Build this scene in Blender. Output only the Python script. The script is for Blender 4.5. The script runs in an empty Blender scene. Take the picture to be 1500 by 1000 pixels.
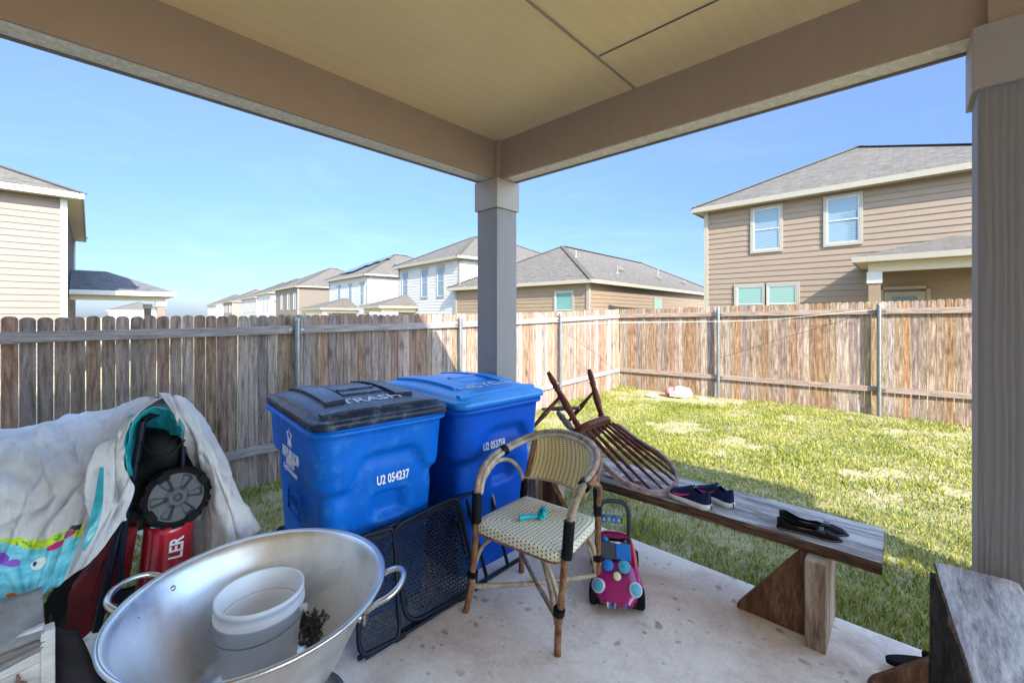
import bpy, bmesh, math, random
import numpy as np
from mathutils import Vector, Matrix, noise as mnoise
random.seed(7)
S = bpy.context.scene
COL = S.collection
R = math.radians
PI = math.pi
V = Vector

# ------------------------------------------------------------------ camera / world
cd = bpy.data.cameras.new('camera'); cam = bpy.data.objects.new('camera', cd); COL.objects.link(cam)
cam.location = (0, 0, 1.5); cam.rotation_euler = (R(90), 0, R(43))
cd.sensor_width = 36; cd.lens = 15.07; cd.shift_y = -0.0253; cd.clip_start = .05; cd.clip_end = 2000
S.camera = cam
SUN_DIR = V((-2.2, 1.0, -1.62)).normalized()
w = bpy.data.worlds.new('World'); S.world = w; w.use_nodes = True
nt = w.node_tree; nt.nodes.clear()
sky = nt.nodes.new('ShaderNodeTexSky'); sky.sky_type = 'NISHITA'; sky.sun_disc = False
sky.sun_elevation = math.asin(-SUN_DIR.z)
# sun_rotation is clockwise from +Y as seen from above
sky.sun_rotation = math.atan2(-SUN_DIR.x, -SUN_DIR.y)
sky.altitude = 0; sky.air_density = 1.0; sky.dust_density = .5; sky.ozone_density = 1.6
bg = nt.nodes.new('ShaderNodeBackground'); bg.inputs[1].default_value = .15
wo = nt.nodes.new('ShaderNodeOutputWorld')
tcw = nt.nodes.new('ShaderNodeTexCoord'); spw = nt.nodes.new('ShaderNodeSeparateXYZ'); nt.links.new(tcw.outputs['Generated'], spw.inputs[0])
rw = nt.nodes.new('ShaderNodeValToRGB'); rw.color_ramp.elements[0].position = 0; rw.color_ramp.elements[1].position = .62   # low sky dimmed and bluer; overhead sky kept brighter as added porch fill
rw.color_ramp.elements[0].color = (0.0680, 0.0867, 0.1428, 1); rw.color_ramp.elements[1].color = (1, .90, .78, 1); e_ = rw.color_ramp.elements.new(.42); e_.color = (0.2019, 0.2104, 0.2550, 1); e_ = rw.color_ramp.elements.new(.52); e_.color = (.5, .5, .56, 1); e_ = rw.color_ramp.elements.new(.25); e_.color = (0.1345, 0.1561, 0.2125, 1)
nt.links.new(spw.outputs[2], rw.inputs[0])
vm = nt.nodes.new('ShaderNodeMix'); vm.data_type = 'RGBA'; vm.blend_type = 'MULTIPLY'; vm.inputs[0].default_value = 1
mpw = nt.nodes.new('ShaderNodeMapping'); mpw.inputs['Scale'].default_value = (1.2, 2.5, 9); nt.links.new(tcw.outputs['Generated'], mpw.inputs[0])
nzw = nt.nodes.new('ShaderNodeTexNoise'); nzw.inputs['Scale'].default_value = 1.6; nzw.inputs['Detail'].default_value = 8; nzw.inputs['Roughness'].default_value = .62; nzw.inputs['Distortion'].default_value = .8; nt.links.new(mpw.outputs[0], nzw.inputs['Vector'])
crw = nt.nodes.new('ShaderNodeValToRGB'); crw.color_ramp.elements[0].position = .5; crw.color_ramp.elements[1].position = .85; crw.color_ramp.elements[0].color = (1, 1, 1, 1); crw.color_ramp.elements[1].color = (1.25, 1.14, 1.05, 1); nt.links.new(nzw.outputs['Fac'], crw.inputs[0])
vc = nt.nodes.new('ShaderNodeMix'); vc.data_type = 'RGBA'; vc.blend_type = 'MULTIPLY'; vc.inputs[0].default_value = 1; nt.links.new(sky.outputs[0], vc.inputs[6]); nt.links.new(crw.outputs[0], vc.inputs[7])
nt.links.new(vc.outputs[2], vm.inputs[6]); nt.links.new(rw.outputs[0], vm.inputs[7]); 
# the half of the sky towards the sun is left undimmed, out of view, to add fill under the porch
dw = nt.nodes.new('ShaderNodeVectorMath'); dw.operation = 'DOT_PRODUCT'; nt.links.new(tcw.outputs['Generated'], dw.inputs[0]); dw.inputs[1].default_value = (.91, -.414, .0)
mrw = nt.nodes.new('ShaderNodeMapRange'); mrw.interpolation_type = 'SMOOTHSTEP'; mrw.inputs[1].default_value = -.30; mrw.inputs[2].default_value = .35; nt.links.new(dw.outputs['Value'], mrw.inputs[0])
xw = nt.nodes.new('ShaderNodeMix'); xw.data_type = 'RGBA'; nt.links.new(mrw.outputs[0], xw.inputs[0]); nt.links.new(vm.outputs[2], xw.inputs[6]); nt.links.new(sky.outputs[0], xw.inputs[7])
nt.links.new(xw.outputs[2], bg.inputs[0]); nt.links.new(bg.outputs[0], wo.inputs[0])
sl = bpy.data.lights.new('sun', 'SUN'); sl.energy = 2.0; sl.angle = R(.5); sl.color = (1, .94, .84)
so = bpy.data.objects.new('sun', sl); COL.objects.link(so)
so.rotation_euler = SUN_DIR.to_track_quat('-Z', 'Y').to_euler()
S.view_settings.view_transform = 'Standard'; S.view_settings.look = 'None'
S.view_settings.exposure = 3.0; S.view_settings.gamma = 1
S.cycles.max_bounces = 8; S.cycles.diffuse_bounces = 5

def at(px, py, d):
    """point of the photograph at depth d (used to survey positions)"""
    r = (px - 750) / 628 * d
    return V((-.682 * d + .7314 * r, .7314 * d + .682 * r, 1.5 - (py - 462) / 628 * d))

# ------------------------------------------------------------------ materials
class NT:
    def __init__(s, name):
        s.m = bpy.data.materials.new(name); s.m.use_nodes = True
        s.t = s.m.node_tree; s.b = s.t.nodes['Principled BSDF']
    def n(s, typ, **kw):
        nd = s.t.nodes.new(typ)
        for k, v in kw.items(): setattr(nd, k, v)
        return nd
    def l(s, a, b): s.t.links.new(a, b)
    def coord(s, scale=(1, 1, 1), out='Object', rot=(0, 0, 0)):
        tc = s.n('ShaderNodeTexCoord'); mp = s.n('ShaderNodeMapping')
        mp.inputs['Scale'].default_value = scale; mp.inputs['Rotation'].default_value = rot
        s.l(tc.outputs[out], mp.inputs[0]); return mp.outputs[0]
    def noise(s, vec, scale=5, detail=4, rough=.55, dist=0):
        nd = s.n('ShaderNodeTexNoise'); s.l(vec, nd.inputs['Vector'])
        nd.inputs['Scale'].default_value = scale; nd.inputs['Detail'].default_value = detail
        nd.inputs['Roughness'].default_value = rough; nd.inputs['Distortion'].default_value = dist
        return nd.outputs['Fac']
    def ramp(s, fac, stops):
        nd = s.n('ShaderNodeValToRGB'); s.l(fac, nd.inputs[0]); e = nd.color_ramp.elements
        while len(e) < len(stops): e.new(.5)
        for i, (p, c) in enumerate(stops):
            e[i].position = p; e[i].color = (*c, 1) if len(c) == 3 else c
        return nd.outputs[0]
    def mix(s, fac, a, b, mode='MIX'):
        nd = s.n('ShaderNodeMix'); nd.data_type = 'RGBA'; nd.blend_type = mode
        for sock, v in ((nd.inputs[0], fac), (nd.inputs[6], a), (nd.inputs[7], b)):
            if isinstance(v, (int, float)): sock.default_value = v
            elif isinstance(v, tuple): sock.default_value = (*v, 1) if len(v) == 3 else v
            else: s.l(v, sock)
        return nd.outputs[2]
    def math(s, op, a, b=0.0, c=None):
        nd = s.n('ShaderNodeMath'); nd.operation = op
        for i, v in enumerate((a, b, c)):
            if v is None: continue
            if isinstance(v, (int, float)): nd.inputs[i].default_value = v
            else: s.l(v, nd.inputs[i])
        return nd.outputs[0]
    def bump(s, h, strength=.3, dist=.01):
        nd = s.n('ShaderNodeBump'); nd.inputs['Strength'].default_value = strength
        nd.inputs['Distance'].default_value = dist; s.l(h, nd.inputs['Height']); s.l(nd.outputs[0], s.b.inputs['Normal'])
    def base(s, c):
        if isinstance(c, tuple): s.b.inputs['Base Color'].default_value = (*c, 1)
        else: s.l(c, s.b.inputs['Base Color'])
    def set(s, rough=None, metal=None, coat=None, spec=None, trans=None, ior=None):
        for k, v in (('Roughness', rough), ('Metallic', metal), ('Coat Weight', coat), ('Specular IOR Level', spec), ('Transmission Weight', trans), ('IOR', ior)):
            if v is None: continue
            if isinstance(v, (int, float)): s.b.inputs[k].default_value = v
            else: s.l(v, s.b.inputs[k])

def simple(name, col, rough=.5, metal=0, coat=0, var=.12, vs=8, bump=0, bs=60, bd=.002, stretch=(1, 1, 1), dirt=None, dirt_amt=.5):
    m = NT(name); v = m.coord(stretch)
    n = m.noise(v, vs, 5, .6)
    lo = tuple(c * (1 - var) for c in col); hi = tuple(min(1, c * (1 + var)) for c in col)
    c = m.ramp(n, [(.3, lo), (.7, hi)])
    if dirt:
        d = m.noise(v, vs * 2.3, 6, .7)
        f = m.math('MULTIPLY', m.math('SUBTRACT', d, .52), 5 * dirt_amt); f = m.math('MAXIMUM', m.math('MINIMUM', f, 1), 0)
        c = m.mix(f, c, dirt)
    m.base(c); m.set(rough=rough, metal=metal, coat=coat, spec=.5 if max(col) > .12 or coat else .2)
    if bump: m.bump(m.noise(v, bs, 3, .6), bump, bd)
    return m.m

def wood(name, c1, c2, c3, stretch, rough=.8, bump=.5, scale=6, island=.0, knots=False):
    m = NT(name); v = m.coord(stretch)
    if island:
        g = m.n('ShaderNodeNewGeometry'); add = m.n('ShaderNodeVectorMath'); add.operation = 'ADD'
        cmb = m.n('ShaderNodeCombineXYZ'); rr = m.math('MULTIPLY', g.outputs['Random Per Island'], 37.0)
        for i in range(3): m.l(rr, cmb.inputs[i])
        m.l(v, add.inputs[0]); m.l(cmb.outputs[0], add.inputs[1]); v = add.outputs[0]
    n1 = m.noise(v, scale, 6, .6, .6); n2 = m.noise(v, scale * 6, 4, .7, .3)
    nn = m.math('ADD', m.math('MULTIPLY', n1, .62), m.math('MULTIPLY', n2, .38))
    c = m.ramp(nn, [(.36, c1), (.5, c2), (.63, c3)])
    if island:
        hsv = m.n('ShaderNodeHueSaturation'); m.l(c, hsv.inputs['Color'])
        m.l(m.math('ADD', m.math('MULTIPLY', g.outputs['Random Per Island'], island), 1 - island * .5), hsv.inputs['Value'])
        r2 = m.math('FRACT', m.math('MULTIPLY', g.outputs['Random Per Island'], 7.31))
        m.l(m.math('ADD', m.math('MULTIPLY', r2, .7), .6), hsv.inputs['Saturation'])
        r3 = m.math('FRACT', m.math('MULTIPLY', g.outputs['Random Per Island'], 13.7))
        m.l(m.math('ADD', m.math('MULTIPLY', r3, .035), .482), hsv.inputs['Hue'])
        c = hsv.outputs[0]
    if knots:
        vo = m.n('ShaderNodeTexVoronoi'); tc = m.n('ShaderNodeTexCoord'); mp = m.n('ShaderNodeMapping'); mp.inputs['Scale'].default_value = knots
        m.l(tc.outputs['Object'], mp.inputs[0]); m.l(mp.outputs[0], vo.inputs['Vector']); vo.inputs['Scale'].default_value = 1
        k = m.math('LESS_THAN', vo.outputs['Distance'], .16)
        k2 = m.math('MAXIMUM', m.math('SUBTRACT', 1, m.math('MULTIPLY', vo.outputs['Distance'], 4.0)), 0)
        c = m.mix(m.math('MULTIPLY', k2, .75), c, (c1[0] * .45, c1[1] * .42, c1[2] * .4))
    m.base(c); m.set(rough=rough, spec=.18); m.bump(nn, bump, .004)
    return m.m

M = {}
# --- setting
def mk_concrete():
    m = NT('concrete'); v = m.coord()
    n = m.noise(v, 1.6, 6, .65); c = m.ramp(n, [(.3, (.74, .59, .47)), (.5, (.89, .77, .64)), (.7, (.93, .84, .73))])
    n3 = m.noise(v, 2.7, 5, .6, .5); c = m.mix(m.ramp(n3, [(.44, (0, 0, 0)), (.66, (.8, .8, .8))]), c, (.60, .42, .33))
    n2 = m.noise(v, 45, 4, .7); c = m.mix(.22, c, m.ramp(n2, [(.35, (.35, .32, .3)), (.65, (.85, .82, .8))]))
    for sc, th, col, amt in ((11, .30, (.22, .16, .125), .75), (26, .26, (.13, .11, .095), .7), (4.5, .20, (.42, .31, .24), .7)):
        vo = m.n('ShaderNodeTexVoronoi'); vo.inputs['Scale'].default_value = sc
        wv = m.n('ShaderNodeVectorMath'); wv.operation = 'ADD'; sv = m.n('ShaderNodeTexNoise'); sv.inputs['Scale'].default_value = 9; m.l(v, sv.inputs['Vector'])
        ms = m.n('ShaderNodeVectorMath'); ms.operation = 'SCALE'; ms.inputs['Scale'].default_value = .5 / sc * 2; m.l(sv.outputs['Color'], ms.inputs[0])
        m.l(v, wv.inputs[0]); m.l(ms.outputs[0], wv.inputs[1]); m.l(wv.outputs[0], vo.inputs['Vector'])
        wn = m.n('ShaderNodeTexWhiteNoise'); m.l(vo.outputs['Color'], wn.inputs['Vector'])
        keep = m.math('GREATER_THAN', wn.outputs['Value'], .66)
        rad = m.math('MULTIPLY', wn.outputs['Value'], th)
        f = m.math('MULTIPLY', keep, m.math('MINIMUM', m.math('MAXIMUM', m.math('MULTIPLY', m.math('SUBTRACT', rad, vo.outputs['Distance']), 9), 0), 1))
        big = m.ramp(m.noise(v, 1.1, 3), [(.38, (0, 0, 0)), (.55, (1, 1, 1))])
        f = m.math('MULTIPLY', f, big); c = m.mix(m.math('MULTIPLY', f, amt), c, col)
    m.base(c); m.set(rough=.75); m.bump(m.noise(v, 120, 4, .7), .25, .002); return m.m
M['concrete'] = mk_concrete()
def mk_ground():
    m = NT('lawn_soil'); v = m.coord()
    n = m.noise(v, 1.3, 6, .7); n2 = m.noise(v, 25, 5, .7)
    c = m.ramp(n, [(.38, (.17, .17, .045)), (.5, (.26, .23, .09)), (.62, (.36, .29, .17))])
    c = m.mix(.35, c, m.ramp(n2, [(.35, (.1, .08, .04)), (.65, (.5, .42, .28))]))
    m.base(c); m.set(rough=.95); m.bump(n2, .8, .03); return m.m
M['soil'] = mk_ground()
def mk_grass():
    m = NT('grass_blades'); v = m.coord(); g = m.n('ShaderNodeNewGeometry')
    r = g.outputs['Random Per Island']
    big = m.noise(v, 1.2, 4, .6)
    f = m.math('ADD', m.math('MULTIPLY', r, .55), m.math('MULTIPLY', big, .5))
    c = m.ramp(f, [(.25, (.06, .11, .011)), (.42, (.155, .205, .021)), (.58, (.28, .28, .04)), (.75, (.39, .35, .105)), (.95, (.49, .42, .2))])
    m.base(c); m.set(rough=.6, spec=.25)
    tr = m.n('ShaderNodeBsdfTranslucent'); m.l(c, tr.inputs[0]); mx = m.n('ShaderNodeMixShader'); mx.inputs[0].default_value = .3
    out = [x for x in m.t.nodes if x.type == 'OUTPUT_MATERIAL'][0]
    m.l(m.b.outputs[0], mx.inputs[1]); m.l(tr.outputs[0], mx.inputs[2]); m.l(mx.outputs[0], out.inputs[0]); return m.m
M['grass'] = mk_grass()
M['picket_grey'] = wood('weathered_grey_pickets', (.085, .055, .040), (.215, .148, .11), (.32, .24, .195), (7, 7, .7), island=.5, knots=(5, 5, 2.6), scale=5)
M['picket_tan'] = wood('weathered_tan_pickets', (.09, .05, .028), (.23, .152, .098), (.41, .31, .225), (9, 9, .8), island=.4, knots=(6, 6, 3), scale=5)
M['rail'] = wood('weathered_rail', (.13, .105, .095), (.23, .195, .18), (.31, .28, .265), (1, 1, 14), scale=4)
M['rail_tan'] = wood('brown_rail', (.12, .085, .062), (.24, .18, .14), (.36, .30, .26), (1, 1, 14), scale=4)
M['galv'] = simple('galvanised_steel', (0.224, 0.237, 0.250), .42, .85, var=.18, vs=14)
M['paint_ceiling'] = None
def painted_board(name, col, stretch, rough=.62, spread=.13, b=.35):
    m = NT(name); v = m.coord(stretch)
    n = m.noise(v, 3, 5, .6, 1.2); w_ = m.n('ShaderNodeTexWave'); w_.wave_type = 'BANDS'; m.l(v, w_.inputs['Vector'])
    w_.inputs['Scale'].default_value = 1.5; w_.inputs['Distortion'].default_value = 9; w_.inputs['Detail'].default_value = 3; w_.inputs['Detail Scale'].default_value = 1.2
    n2 = m.noise(m.coord(), 1.4, 4)
    h = m.math('ADD', m.math('MULTIPLY', w_.outputs['Fac'], .5), m.math('MULTIPLY', n, .5))
    c = m.mix(m.math('MULTIPLY', h, .3), tuple(x * (1 + spread) for x in col), tuple(x * (1 - spread) for x in col))
    c = m.mix(m.ramp(n2, [(.4, (0, 0, 0)), (.7, (.3, .3, .3))]), c, tuple(x * .88 for x in col))
    m.base(c); m.set(rough=rough, spec=.35); m.bump(h, b, .003); return m.m
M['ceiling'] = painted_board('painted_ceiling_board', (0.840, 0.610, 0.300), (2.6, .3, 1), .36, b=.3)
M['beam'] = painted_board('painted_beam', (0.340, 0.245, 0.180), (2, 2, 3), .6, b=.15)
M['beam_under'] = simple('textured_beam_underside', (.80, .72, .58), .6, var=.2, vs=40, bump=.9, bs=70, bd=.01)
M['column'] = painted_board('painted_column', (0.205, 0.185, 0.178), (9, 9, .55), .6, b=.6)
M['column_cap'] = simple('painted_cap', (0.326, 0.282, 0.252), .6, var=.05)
def shingles(name, a, b, c_):
    m = NT(name); tc = m.n('ShaderNodeTexCoord'); br = m.n('ShaderNodeTexBrick'); m.l(tc.outputs['UV'], br.inputs['Vector'])
    br.offset = .37; br.inputs['Scale'].default_value = 1; br.inputs['Brick Width'].default_value = .38; br.inputs['Row Height'].default_value = .145
    br.inputs['Mortar Size'].default_value = .009; br.inputs['Bias'].default_value = 0
    br.inputs['Color1'].default_value = (*a, 1); br.inputs['Color2'].default_value = (*b, 1); br.inputs['Mortar'].default_value = (*[x * .45 for x in a], 1)
    mp = m.n('ShaderNodeMapping'); mp.inputs['Scale'].default_value = (2.2, 9, 1); m.l(tc.outputs['UV'], mp.inputs[0])
    n = m.noise(mp.outputs[0], 1.6, 4, .7)
    c = m.mix(.5, br.outputs['Color'], m.ramp(n, [(.35, tuple(x * .6 for x in a)), (.65, c_)]))
    m.base(c); m.set(rough=.95, spec=.1); m.bump(br.outputs['Fac'], -.4, .01); return m.m
M['shingle'] = shingles('grey_brown_shingles', (.066, .059, .051), (.115, .103, .090), (.17, .153, .135))
M['shingle_dark'] = shingles('slate_shingles', (.07, .07, .078), (.11, .11, .12), (.15, .15, .16))
def siding(name, col): return simple(name, col, .65, var=.07, vs=2.5, stretch=(.6, .6, 3))
M['sd_tan'] = siding('tan_siding', (0.165, 0.122, 0.084))
M['sd_brown'] = siding('khaki_siding', (0.155, 0.112, 0.072))
M['sd_white'] = siding('white_siding', (0.302, 0.302, 0.302))
M['own_wall'] = siding('own_wall_paint', (.82, .79, .73))  # unseen wall, made pale to bounce light into the porch
M['sd_pink'] = siding('beige_siding', (0.135, 0.108, 0.088))
M['sd_grey'] = siding('grey_siding', (0.249, 0.239, 0.225))
M['sd_taupe'] = siding('taupe_siding', (0.118, 0.099, 0.080))
M['trim_cream'] = simple('cream_trim', (0.212, 0.192, 0.150), .55, var=.04)
M['trim_white'] = simple('white_trim', (0.352, 0.348, 0.335), .5, var=.04)
M['trim_dark'] = simple('dark_trim', (.17, .15, .13), .6, var=.08)
M['soffit'] = simple('soffit_paint', (0.374, 0.333, 0.245), .7, var=.05)
def mk_blind(name, c1, c2, pitch=.055):
    m = NT(name); tc = m.n('ShaderNodeTexCoord'); sp = m.n('ShaderNodeSeparateXYZ'); m.l(tc.outputs['Object'], sp.inputs[0])
    f = m.math('FRACT', m.math('DIVIDE', sp.outputs[2], pitch)); k = m.math('GREATER_THAN', f, .3)
    m.base(m.mix(k, c1, c2)); m.set(rough=.05, coat=0, spec=.45); return m.m
M['glass_blind'] = mk_blind('window_glass_over_blinds', (.04, .08, .13), (.13, .19, .23))
M['glass_teal'] = mk_blind('window_glass_over_teal_blinds', (.05, .125, .115), (.10, .20, .18))
M['glass_dark'] = simple('dark_window_glass', (.10, .16, .18), .05, 0, 1, var=.2, vs=2)
M['solar'] = simple('solar_cells', (.03, .05, .12), .12, .2, 1, var=.2, vs=3)

# ------------------------------------------------------------------ mesh builder
def frame_mat(origin, x, y):
    x = V(x).normalized(); y = V(y); z = x.cross(y).normalized(); y = z.cross(x)
    m = Matrix((x, y, z)).transposed().to_4x4(); m.translation = V(origin); return m

class MB:
    def __init__(s, mtx=None): s.v = []; s.f = []; s.sm = []; s.uv = []; s.mi = []; s.x = mtx; s.cur = 0
    def add(s, vs, fs, smooth=False, uvs=None):
        o = len(s.v)
        for p in vs:
            p = V(p); s.v.append(s.x @ p if s.x else p)
        for i, f in enumerate(fs):
            s.f.append([o + k for k in f]); s.sm.append(smooth); s.mi.append(s.cur)
            s.uv.append(uvs[i] if uvs else None)
        return s
    def box(s, c, d, rot=None, taper=None):
        hx, hy, hz = d[0] / 2, d[1] / 2, d[2] / 2; c = V(c)
        vs = [V((sx * hx, sy * hy, sz * hz)) for sz in (-1, 1) for sy in (-1, 1) for sx in (-1, 1)]
        if taper:
            for p in vs:
                if p.z > 0: p.x *= taper; p.y *= taper
        if rot is not None:
            rm = rot if isinstance(rot, Matrix) else Matrix.Rotation(rot, 3, 'Z'); vs = [rm @ p for p in vs]
        vs = [p + c for p in vs]
        return s.add(vs, [(0, 2, 3, 1), (4, 5, 7, 6), (0, 1, 5, 4), (2, 6, 7, 3), (0, 4, 6, 2), (1, 3, 7, 5)])
    def bar(s, a, b, w, h, up=(0, 0, 1)):
        a = V(a); b = V(b); d = (b - a).normalized(); up = V(up)
        if abs(d.dot(up)) > .98: up = V((1, 0, 0))
        sx = d.cross(up).normalized() * w / 2; sz = sx.cross(d).normalized() * h / 2
        vs = [p + i * sx + j * sz for p in (a, b) for (i, j) in ((-1, -1), (1, -1), (1, 1), (-1, 1))]
        return s.add(vs, [(0, 1, 2, 3)[::-1], (4, 5, 6, 7), (0, 1, 5, 4), (1, 2, 6, 5), (2, 3, 7, 6), (3, 0, 4, 7)])
    def tube(s, pts, r, n=10, closed=False, caps=True):
        pts = [V(p) for p in pts]; m = len(pts); rs = r if isinstance(r, (list, tuple)) else [r] * m
        def tan(i):
            if closed: return (pts[(i + 1) % m] - pts[i - 1]).normalized()
            return (pts[min(i + 1, m - 1)] - pts[max(i - 1, 0)]).normalized()
        t = tan(0); u = t.orthogonal().normalized(); vs = []
        for i in range(m):
            t2 = tan(i); ax = t.cross(t2)
            if ax.length > 1e-6: u = Matrix.Rotation(t.angle(t2), 3, ax) @ u
            u = (u - u.dot(t2) * t2).normalized(); t = t2; w_ = t.cross(u)
            for k in range(n):
                a = 2 * PI * k / n; vs.append(pts[i] + rs[i] * (math.cos(a) * u + math.sin(a) * w_))
        fs = []
        for i in range(m if closed else m - 1):
            for k in range(n):
                j = (i + 1) % m; fs.append((i * n + k, i * n + (k + 1) % n, j * n + (k + 1) % n, j * n + k))
        s.add(vs, fs, True)
        if caps and not closed:
            s.add(vs[:n], [tuple(range(n))[::-1]]); s.add(vs[-n:], [tuple(range(n))])
        return s
    def lathe(s, prof, c=(0, 0, 0), n=48, axis='Z', closed=False):
        c = V(c); vs = []
        for (r, z) in prof:
            for k in range(n):
                a = 2 * PI * k / n; p = V((r * math.cos(a), r * math.sin(a), z))
                if axis == 'X': p = V((p.z, p.x, p.y))
                if axis == 'Y': p = V((p.y, p.z, p.x))
                vs.append(c + p)
        m = len(prof); fs = []
        for i in range(m - 1 if not closed else m):
            for k in range(n):
                j = (i + 1) % m; fs.append((i * n + k, i * n + (k + 1) % n, j * n + (k + 1) % n, j * n + k))
        return s.add(vs, fs, True)
    def cyl(s, a, b, r, n=16, r2=None):
        return s.tube([a, b], [r, r if r2 is None else r2], n)
    def prism(s, poly, a, b):
        """poly = 2D pts in plane spanned by (a) and (b); a: function 2D->3D near, b: far"""
        n = len(poly); vs = [a(p) for p in poly] + [b(p) for p in poly]
        fs = [tuple(range(n))[::-1], tuple(range(n, 2 * n))] + [(i, (i + 1) % n, n + (i + 1) % n, n + i) for i in range(n)]
        return s.add(vs, fs)
    def grid(s, P, smooth=True, closed_u=False, uvs=True):
        m = len(P); n = len(P[0]); vs = [p for row in P for p in row]; fs = []; uu = []
        for i in range(m - 1):
            for k in range(n if closed_u else n - 1):
                k2 = (k + 1) % n; fs.append((i * n + k, i * n + k2, (i + 1) * n + k2, (i + 1) * n + k))
                uu.append([(k / (n - 1), i / (m - 1)), ((k + 1) / (n - 1), i / (m - 1)), ((k + 1) / (n - 1), (i + 1) / (m - 1)), (k / (n - 1), (i + 1) / (m - 1))])
        return s.add(vs, fs, smooth, uu)
    def build(s, name, mat, parent=None, label=None, mods=None):
        org = V((0, 0, 0)); p = parent
        while p: org += p.location; p = p.parent
        me = bpy.data.meshes.new(name); me.from_pydata([tuple(v - org) for v in s.v], [], s.f)
        me.polygons.foreach_set('use_smooth', s.sm)
        mats = mat if isinstance(mat, (list, tuple)) else [mat]
        for m_ in mats: me.materials.append(m_)
        me.polygons.foreach_set('material_index', s.mi)
        if any(u for u in s.uv):
            ul = me.uv_layers.new(name='UVMap'); k = 0
            for i, f in enumerate(s.f):
                for j in range(len(f)):
                    if s.uv[i]: ul.data[k].uv = s.uv[i][j]
                    k += 1
        me.update()
        o = bpy.data.objects.new(name, me); COL.objects.link(o)
        if parent: o.parent = parent
        if label: o['label'] = label
        for typ, kw in (mods or []):
            md = o.modifiers.new(typ.lower(), typ)
            for k, v in kw.items(): setattr(md, k, v)
        return o
BEV = lambda w=.004, seg=2: [('BEVEL', dict(width=w, segments=seg, limit_method='ANGLE'))]

def tag(o, label=None, cat=None, group=None, kind=None):
    if label: o['label'] = label
    if cat: o['category'] = cat
    if group: o['group'] = group
    if kind: o['kind'] = kind
    return o
def thing(name, loc, label, cat, group=None):
    o = bpy.data.objects.new(name, None); COL.objects.link(o); o.location = loc; o.empty_display_size = .1
    return tag(o, label, cat, group)
def text_mesh(txt, size, name, mat, mtx, parent, depth=.0008, sx=1, bold=0):
    cu = bpy.data.curves.new('tmp', 'FONT'); cu.body = txt; cu.size = size; cu.extrude = depth; cu.offset = bold
    cu.align_x = 'CENTER'; cu.align_y = 'CENTER'; cu.resolution_u = 3
    t = bpy.data.objects.new('tmp', cu); COL.objects.link(t); dg = bpy.context.evaluated_depsgraph_get()
    me = bpy.data.meshes.new_from_object(t.evaluated_get(dg)); bpy.data.objects.remove(t); bpy.data.curves.remove(cu)
    org = V((0, 0, 0)); p = parent
    while p: org += p.location; p = p.parent
    for v in me.vertices: v.co = mtx @ V((v.co.x * sx, v.co.y, v.co.z)) - org
    me.name = name; me.materials.clear(); me.materials.append(mat)
    o = bpy.data.objects.new(name, me); COL.objects.link(o); o.parent = parent; return o
def spline(pts, k=6, closed=False):
    pts = [V(p) for p in pts]; n = len(pts); out = []
    rng = range(n if closed else n - 1)
    for i in rng:
        if closed: p0, p1, p2, p3 = pts[i - 1], pts[i], pts[(i + 1) % n], pts[(i + 2) % n]
        else: p0, p1, p2, p3 = pts[max(i - 1, 0)], pts[i], pts[i + 1], pts[min(i + 2, n - 1)]
        for j in range(k):
            t = j / k
            out.append(.5 * ((2 * p1) + (-p0 + p2) * t + (2 * p0 - 5 * p1 + 4 * p2 - p3) * t * t + (-p0 + 3 * p1 - 3 * p2 + p3) * t ** 3))
    if not closed: out.append(pts[-1])
    return out
def lerp(a, b, t): return a + (b - a) * t
def sstep(a, b, x):
    t = max(0, min(1, (x - a) / (b - a))); return t * t * (3 - 2 * t)

# ------------------------------------------------------------------ ground
def gz(x, y):
    gl = lerp(-.33, -.20, max(0, min(1, (y - 1.7) / 7.5))); gr = lerp(-.09, -.13, max(0, min(1, (y - 2.6) / 6.6)))
    t = sstep(-5.1, -1.2, x)
    if x < -5.2 or y > 9.4: return -.33 if x < -5.2 else lerp(gl, gr, t)
    z = lerp(gl, gr, t) + .02 * (mnoise.noise(V((x * .9, y * .9, 0)))) + .008 * mnoise.noise(V((x * 5, y * 5, 1)))
    return min(z, -.06)
def make_ground():
    xs = sorted(set([-400, -200, -100, -60, -40, -25, -15, -9, -7] + [round(-6 + .15 * i, 3) for i in range(60)] + [4, 6, 10, 20, 50, 100, 200, 400]))
    ys = sorted(set([-400, -200, -100, -50, -20, -10, -5] + [round(-3 + .15 * i, 3) for i in range(86)] + [12, 16, 25, 40, 60, 100, 200, 400]))
    P = [[V((x, y, gz(x, y))) for x in xs] for y in ys]
    o = MB().grid(P).build('ground', M['soil']); tag(o, 'backyard soil under the lawn with bare dry patches', None, None, 'structure')
make_ground()
SX0, SX1, SY0, SY1 = -2.87, 3.9, -1.1, 2.67
p = MB().box(((SX0 + SX1) / 2, (SY0 + SY1) / 2, -.09), (SX1 - SX0, SY1 - SY0, .18)).build('patio', M['concrete'], mods=BEV(.012, 3))
tag(p, 'stained pale concrete patio slab', None, None, 'structure')

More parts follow.
